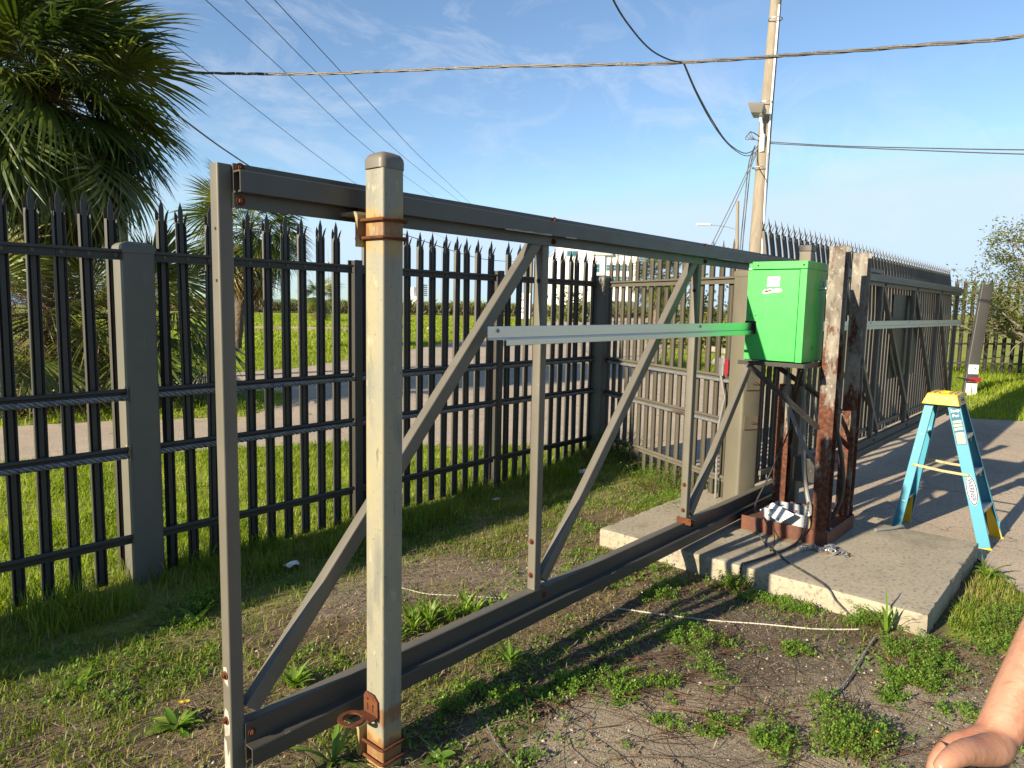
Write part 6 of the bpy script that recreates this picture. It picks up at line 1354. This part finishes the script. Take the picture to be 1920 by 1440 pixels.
# ------------------------------------------------------------------ individual plants near the viewer
def plant_base(x_, y_): return (x_, y_, float(gz(np.array([x_]), np.array([y_]))[0]))
def rosette(x_, y_, n_, ln, wd, el0, label, seed, flowers=0, name='rosette_plant'):
    """A plant of long strap leaves rising from one crown, each leaf bent outwards."""
    r = random.Random(seed); p0 = plant_base(x_, y_); t = thing(name, label, 'plant', p0); Vs, Ts, tt = [], [], []
    for i in range(n_):
        az = i * 2.39996 + r.uniform(-.3, .3); el = R(el0) + r.uniform(-.35, .35); l = ln * r.uniform(.6, 1.1); w = wd * r.uniform(.7, 1.2); tw = r.uniform(-.4, .4)
        b0 = len(Vs); K = 6; c_ = Vector((0, 0, 0)); hv = .15 + .7 * r.random()
        for k_ in range(K):
            s = k_ / (K - 1); d = Vector((math.cos(az) * math.cos(el), math.sin(az) * math.cos(el), math.sin(el)))
            sd = Vector((-math.sin(az), math.cos(az), tw * s)) * (w / 2) * (math.sin(math.pi * min(1, .18 + s * .85)) ** .8 + (.03 if s < 1 else 0))
            Vs += [tuple(c_ - sd), tuple(c_ + Vector((0, 0, -.12 * w))), tuple(c_ + sd)]; tt += [min(1, hv + .2 * s)] * 3
            c_ = c_ + d * (l / (K - 1)); el -= .16 + .10 * r.random()
        for k_ in range(K - 1):
            a = b0 + 3 * k_
            for j in (0, 1): Ts += [(a + j, a + j + 1, a + j + 4), (a + j, a + j + 4, a + j + 3)]
    link('leaves', tri_mesh('leaves', np.array(Vs), np.array(Ts), M['weed'], np.array(tt), smooth=True), t)
    for i in range(flowers):
        az = r.uniform(0, 6.28); h = ln * r.uniform(.6, 1.0); e = Vector((math.cos(az) * .35 * ln, math.sin(az) * .35 * ln, h)); mb = MB(); P0 = Vector(p0)
        mb.tube([P0, P0 + e * .6, P0 + e], .0012, 4); mb.build('stem', M['weed'] if False else M['reed'], t)
        mb = MB()
        for k_ in range(9): a2 = k_ * .698; q = P0 + e; mb.add([q, q + Vector((math.cos(a2 - .3) * .009, math.sin(a2 - .3) * .009, .003)), q + Vector((math.cos(a2) * .013, math.sin(a2) * .013, .004)), q + Vector((math.cos(a2 + .3) * .009, math.sin(a2 + .3) * .009, .003))], [(0, 1, 2, 3)])
        mb.build('flower', M['petal'], t)
    return t
rosette(1.168, 2.786, 22, .13, .030, 38, 'pale rosette weed with two yellow flowers left of the gate end', 1, 2)
rosette(1.66, 2.70, 22, .15, .020, 60, 'upright strap-leaved weed just inside the gate near its end brace', 2)
rosette(2.50, 2.15, 20, .15, .016, 58, 'strap-leaved weed right under the bottom track', 3)
rosette(1.75, 1.86, 9, .10, .040, 30, 'round-leaved weed behind the foot of the guide post', 4)
rosette(1.46, 2.12, 9, .28, .016, 52, 'long pale grass blade clump at the gate end below the roller bracket', 5)
rosette(1.02, 3.42, 10, .12, .045, 25, 'broad round-leaved weed in the shade at the left', 6)
rosette(1.65, 3.65, 11, .14, .045, 28, 'round-leaved weed under the fence beside the first square post', 7)
rosette(4.12, .86, 9, .26, .016, 72, 'spiky three-bladed plant at the front corner of the slab', 8)
rosette(5.55, .58, 12, .16, .05, 50, 'bright leafy weed beside the right edge of the slab near the ladder', 9)
rosette(3.0, 3.75, 12, .13, .018, 50, 'narrow-leaved weed in the fence shade behind the gate', 10)
for i in range(16):
    r = random.Random(100 + i); x_, y_ = 2.22 + .055 * i * .8 + r.uniform(-.04, .04), 2.78 - .010 * i + r.uniform(-.10, .10)
    rosette(x_, y_, 9, .15, .017, 72, 'bright upright narrow-leaved weed in the leafy row behind the bottom track', 40 + i, 0, 'row_plant')['group'] = 'narrow-leaved weeds in a row behind the gate bottom'
def clump(x_, y_, rx, ry, h_, n_, label, seed, flowers=0, rot=0.0):
    n_ = int(n_ * 2.2); rx *= 1.2; ry *= 1.3
    rr = np.random.default_rng(seed); p0 = plant_base(x_, y_); Vs = []
    ns = max(8, n_ // 24); sa = rr.random(ns * 5) * 6.28; sr = 1.35 * np.sqrt(rr.random(ns * 5)); sx, sy = sr * np.cos(sa) * rx, sr * np.sin(sa) * ry
    w_ = fbm(sx + x_ * 3, sy + y_ * 3, 9, seed, 3) - .22 * sr; pick_ = np.argsort(-(w_ + .16 * rr.random(ns * 5)))[:ns]; sx, sy, sr = sx[pick_], sy[pick_], np.minimum(sr[pick_], 1.0); q = np.minimum((ns * rr.random(n_) ** 1.15).astype(int), ns - 1)
    sh = h_ * (1 - .6 * sr ** 2) * (.5 + .7 * rr.random(ns)); f = rr.random(n_) ** .7
    lx, ly = rr.normal(size=ns) * .4 * h_, rr.normal(size=ns) * .4 * h_
    cx = sx[q] + lx[q] * f + rr.normal(size=n_) * .007; cy = sy[q] + ly[q] * f + rr.normal(size=n_) * .007; cz = sh[q] * f + rr.normal(size=n_) * .004 + .004
    wx, wy = cx * math.cos(rot) - cy * math.sin(rot), cx * math.sin(rot) + cy * math.cos(rot)
    wz = gz(wx + x_, wy + y_) - p0[2] + np.maximum(cz, .002)
    az = rr.random(n_) * 6.28; el = .1 + rr.random(n_) * .9; d = np.stack([np.cos(az) * np.cos(el), np.sin(az) * np.cos(el), np.sin(el)], 1); nn = np.stack([-np.cos(az) * np.sin(el), -np.sin(az) * np.sin(el), np.cos(el)], 1) + rr.normal(size=(n_, 3)) * .25
    V, T, tt = leaflets(wx, wy, wz, d, nn, .007 + .009 * rr.random(n_), .004 + .006 * rr.random(n_), np.clip(.25 + .55 * rr.random(n_) + .25 * (rr.random(ns)[q] - .5), 0, 1))
    t = thing('weed_clump', label, 'plant', p0); link('foliage', tri_mesh('foliage', V, T, M['weed'], tt), t)
    mb = MB(); P0 = Vector(p0)
    for k_ in range(ns): mb.tube([P0 + Vector((sx[k_] * .7, sy[k_] * .7, 0)), P0 + Vector((sx[k_] + lx[k_] * .9, sy[k_] + ly[k_] * .9, sh[k_] * .9))], .0011, 3, caps=False)
    tag(mb.build('stems', M['reed'], t), kind='stuff')
    for k_ in range(flowers):
        i = int(rr.integers(0, n_)); q_ = Vector((wx[i], wy[i], wz[i] + .012)) + P0; mb = MB()
        for a2 in np.linspace(0, 6.28, 8)[:-1]: mb.add([q_, q_ + Vector((math.cos(a2 - .35) * .007, math.sin(a2 - .35) * .007, .004)), q_ + Vector((math.cos(a2) * .011, math.sin(a2) * .011, .003)), q_ + Vector((math.cos(a2 + .35) * .007, math.sin(a2 + .35) * .007, .004))], [(0, 1, 2, 3)])
        mb.build('flower', M['petal'], t)
    return t
clump(2.86, .70, .30, .14, .10, 3400, 'large bright green weed clump with yellow flowers nearest the hand', 201, 3, .3)
clump(3.27, 1.50, .20, .10, .085, 1500, 'bushy green weed clump in the middle of the dark dirt', 202, 0, .9)
clump(3.66, .60, .26, .12, .075, 2300, 'wide clover-like clump on the dirt right of the grey rope', 203, 0, .2)
clump(3.96, .68, .22, .12, .085, 2000, 'dense clover-like clump below the front corner of the slab', 204, 0, .5)
clump(4.17, .95, .12, .06, .085, 1000, 'green weed clump hugging the slab face by its front corner', 205, 0, 1.57)
clump(2.55, 1.82, .32, .10, .05, 1900, 'low straggling weed patch in the post shadow beside the gate', 206, 0, -.6)
clump(2.78, 1.52, .22, .10, .045, 1200, 'sparse low weeds at the sunny edge of the gravel', 207, 0, -.6)
clump(2.74, .97, .12, .07, .07, 900, 'small bright tuft of weeds above the largest clump', 208, 0, .3)
clump(3.56, 1.17, .14, .05, .04, 600, 'flat little weeds under the white rope', 209, 0, -.8)
clump(4.14, 1.72, .12, .07, .10, 1100, 'weeds growing where the twisted cable meets the ground', 210, 0, 1.57)
clump(4.12, 1.32, .26, .05, .055, 1300, 'ragged line of weeds along the foot of the slab face', 211, 0, 1.57)
clump(3.95, 2.35, .36, .12, .06, 1700, 'weeds under the gate between track and slab', 212, 0, -.9)
clump(6.35, 4.05, .50, .32, .30, 3600, 'tall weeds heaped against the corner post', 213, 0, .5)
clump(5.98, 3.15, .34, .16, .24, 2200, 'leafy weeds at the foot of the sunlit fence', 214, 0, 1.1)
clump(5.25, 2.74, .36, .12, .14, 1300, 'dry-edged weeds at the back of the slab by the tan post', 215, 0, .2)
clump(1.75, 3.78, .26, .12, .09, 1500, 'round clover clump shaded by the fence left of the gate end', 216, 0, .4)
clump(6.0, 1.36, .09, .08, .13, 500, 'small weed growing at the back ladder foot', 217, 0, 0)
clump(3.35, 3.95, .5, .16, .07, 1900, 'low shaded weeds along the fence behind the gate', 218, 0, .05)
clump(2.02, 2.45, .22, .12, .07, 1200, 'sunny weed patch just behind the bottom track near the guide post', 219, 1, 0)
clump(3.72, 1.98, .20, .10, .06, 900, 'shaded weeds in the dark dirt between white rope and slab', 220, 0, .6)
clump(2.20, 2.02, .24, .09, .05, 1000, 'straggling weeds just in front of the bottom track near the guide post', 221, 0, -.5)
clump(2.62, 1.22, .26, .07, .035, 900, 'thin weeds tangled in the red-brown runners', 222, 0, -.7)
clump(4.62, .40, .30, .16, .10, 1800, 'thick weeds along the right side of the slab behind the hand', 223, 0, .1)
clump(3.42, .30, .22, .12, .05, 900, 'low weeds at the bottom right beside the forearm', 224, 0, .4)
clump(2.42, .62, .14, .08, .06, 900, 'weeds at the very bottom edge left of the tool', 225, 1, 0)
# small litter
mb = MB(); v = [(2.44 + .05 * math.cos(t) * (1 + .3 * math.sin(5 * t)), 3.98 + .035 * math.sin(t), .03 + .012 * math.sin(3 * t)) for t in np.linspace(0, 6.28, 12)[:-1]]; mb.add(v + [(2.44, 3.98, .055)], [(i, (i + 1) % 11, 11) for i in range(11)])
single('litter', mb, M['white'], (2.44, 3.98, .03), 'crumpled pale wrapper in the shaded weeds below the fence', 'litter', smooth=False)
mb = MB(); mb.cyl((5.72, 4.06, .075), (5.90, 4.00, .085), .030, 12); mb.cyl((5.90, 4.00, .085), (5.94, 3.987, .087), .014, 10)
single('litter', mb, M['white'], (5.8, 4.03, .07), 'pale plastic bottle lying in the grass by the corner post', 'bottle')
mb = MB(); mb.box(4.50, 4.57, 4.08, 4.12, .03, .034); single('litter', mb, M['white'], (4.53, 4.10, .03), 'small white scrap of paper on the grass below the fence', 'litter')

# ------------------------------------------------------------------ person reaching in at the lower right, only arm and hand in view
person = thing('person', 'bare forearm and hand gripping a black tool handle at the lower right', 'person', (1.45, -.15, 1.1))
FWv = Vector((_fw.x, _fw.y, _fw.z)); RTv = Vector((_rt.x, _rt.y, _rt.z)); UPv = Vector((_up.x, _up.y, _up.z))
def capsule_chain(mb, ch_, k=5, n=16):
    P = smooth_path([p for p, _ in ch_], k); rr_ = [r_ for _, r_ in ch_]; rad = []
    for i in range(len(ch_) - 1): rad += [rr_[i] + (rr_[i + 1] - rr_[i]) * (j / k) for j in range(k)]
    rad.append(rr_[-1]); P = [Vector(p) for p in P]
    t0 = (P[0] - P[1]).normalized(); t1 = (P[-1] - P[-2]).normalized()
    pre = [(P[0] + t0 * rad[0] * math.sin(a), rad[0] * math.cos(a)) for a in (1.45, 1.0, .5)]; post_ = [(P[-1] + t1 * rad[-1] * math.sin(a), rad[-1] * math.cos(a)) for a in (.5, 1.0, 1.45)]
    mb.tube([p for p, _ in pre] + P + [p for p, _ in post_], [r_ for _, r_ in pre] + rad + [r_ for _, r_ in post_], n)
def flesh(name, chains, mat):
    """One continuous surface: tapered limbs fused by a voxel remesh and relaxed."""
    mb = MB()
    for ch_ in chains: capsule_chain(mb, ch_)
    o = mb.build(name, mat, person, angle=180)
    rm = o.modifiers.new('fuse', 'REMESH'); rm.mode = 'VOXEL'; rm.voxel_size = .0026; rm.use_smooth_shade = True
    sm = o.modifiers.new('relax', 'SMOOTH'); sm.factor = .5; sm.iterations = 5
    return o
hand_trunk = [((1.4598, -0.1201, 1.7091), 0.043), ((1.3249, -0.0502, 1.5691), 0.044), ((1.2136, -0.003, 1.4553), 0.0415), ((1.1148, 0.0339, 1.3654), 0.0355), ((1.0403, 0.0612, 1.2924), 0.0285), ((0.9892, 0.0801, 1.2386), 0.024), ((0.9691, 0.0937, 1.2285), 0.0225), ((0.9577, 0.1054, 1.2193), 0.019)]
hand_thumb = [5, ((0.9673, 0.0771, 1.2355), 0.019), ((0.9386, 0.0894, 1.2399), 0.0168), ((0.9094, 0.1012, 1.2469), 0.014), ((0.8878, 0.1105, 1.2457), 0.0115), ((0.8761, 0.1168, 1.2397), 0.0092)]
hand_index = [6, ((0.9776, 0.0992, 1.228), 0.0165), ((0.9647, 0.1135, 1.2245), 0.0148), ((0.9474, 0.1243, 1.2163), 0.0128), ((0.9339, 0.1297, 1.2022), 0.0115), ((0.9216, 0.1256, 1.1849), 0.01)]
hand_middle = [7, ((0.9848, 0.115, 1.1889), 0.0145), ((0.9772, 0.1283, 1.1702), 0.0125), ((0.9593, 0.1307, 1.1538), 0.0112), ((0.9481, 0.119, 1.145), 0.0098)]
hand_ring = [7, ((0.9903, 0.1053, 1.1695), 0.014), ((0.9807, 0.1202, 1.1474), 0.012), ((0.9638, 0.1219, 1.1332), 0.0108), ((0.9546, 0.1088, 1.1286), 0.0095)]
hand_pinky = [7, ((0.9958, 0.0899, 1.1614), 0.0125), ((0.9832, 0.1068, 1.1302), 0.0105), ((0.9674, 0.108, 1.1202), 0.0095), ((0.9621, 0.098, 1.1161), 0.0085)]
# the off-frame root first: upper arm, elbow, forearm, wrist, palm
wrist_, palm_, knuck_ = hand_trunk[5], hand_trunk[6], hand_trunk[7]
roots = {'thumb': wrist_, 'index': palm_, 'middle': palm_, 'ring': palm_, 'pinky': palm_}
flesh('arm', [hand_trunk, [(wrist_[0], .022)] + hand_thumb[1:], [(palm_[0], .018)] + hand_index[1:], [(knuck_[0], .018)] + hand_middle[1:], [(knuck_[0], .017)] + hand_ring[1:], [(palm_[0], .017)] + hand_pinky[1:], [(palm_[0], .022), (hand_ring[1][0], .018)], [(wrist_[0], .024), (hand_pinky[1][0], .016)]], M['skin'])
sh = MB(); e0 = Vector(hand_trunk[0][0]); e1 = e0 + (e0 - Vector(hand_trunk[1][0])) * .9
sh.tube([e0 + (Vector(hand_trunk[1][0]) - e0) * .35, e0, e1, e1 + Vector((.02, -.06, .18))], [.062, .066, .07, .08], 18); sh.build('sleeve', M['shirt'], person, angle=60)
th = [Vector(p) for p, _ in hand_thumb[1:]]
td = (th[-1] - th[-2]).normalized(); tv = (Vector((0, 0, 1.74)) - th[-1]).normalized(); tu = (tv + Vector((0, 0, .9))); tu = (tu - td * tu.dot(td)).normalized(); ts = td.cross(tu)
nc = th[-2].lerp(th[-1], .80) + tu * .0098
mb = MB(); nv = []; nf = []
for i in range(7):
    for j in range(5):
        a = -.0070 + .0145 * i / 6; b_ = (-.0052 + .0104 * j / 4) * (math.sin(math.pi * min(1, .22 + .62 * i / 6)) ** .5)
        nv.append(nc + td * a + ts * b_ + tu * (-(b_ * b_) * 70 - (max(0, a) ** 2) * 25 + .0002))
for i in range(6):
    for j in range(4): nf.append((i * 5 + j, i * 5 + j + 1, (i + 1) * 5 + j + 1, (i + 1) * 5 + j))
mb.add(nv, nf); mb.build('thumb_nail', M['nail'], person)
tool = thing('tool', 'black rubber tool handle gripped in the hand at the lower right', 'tool', (.955, .098, 1.18))
mb = MB(); mb.bar((.9355, .1115, 1.2045), (.9735, .0795, 1.2035), .040, .050, side=(0, 0, 1), r=.012); mb.bar((.968, .086, 1.19), (.975, .088, 1.05), .038, .044, r=.012); mb.build('grip', M['black'], tool, angle=40)
mb = MB(); mb.bar((.9300, .1165, 1.2060), (.9355, .1115, 1.2045), .052, .056, side=(0, 0, 1), r=.012); mb.build('guard', M['black'], tool)
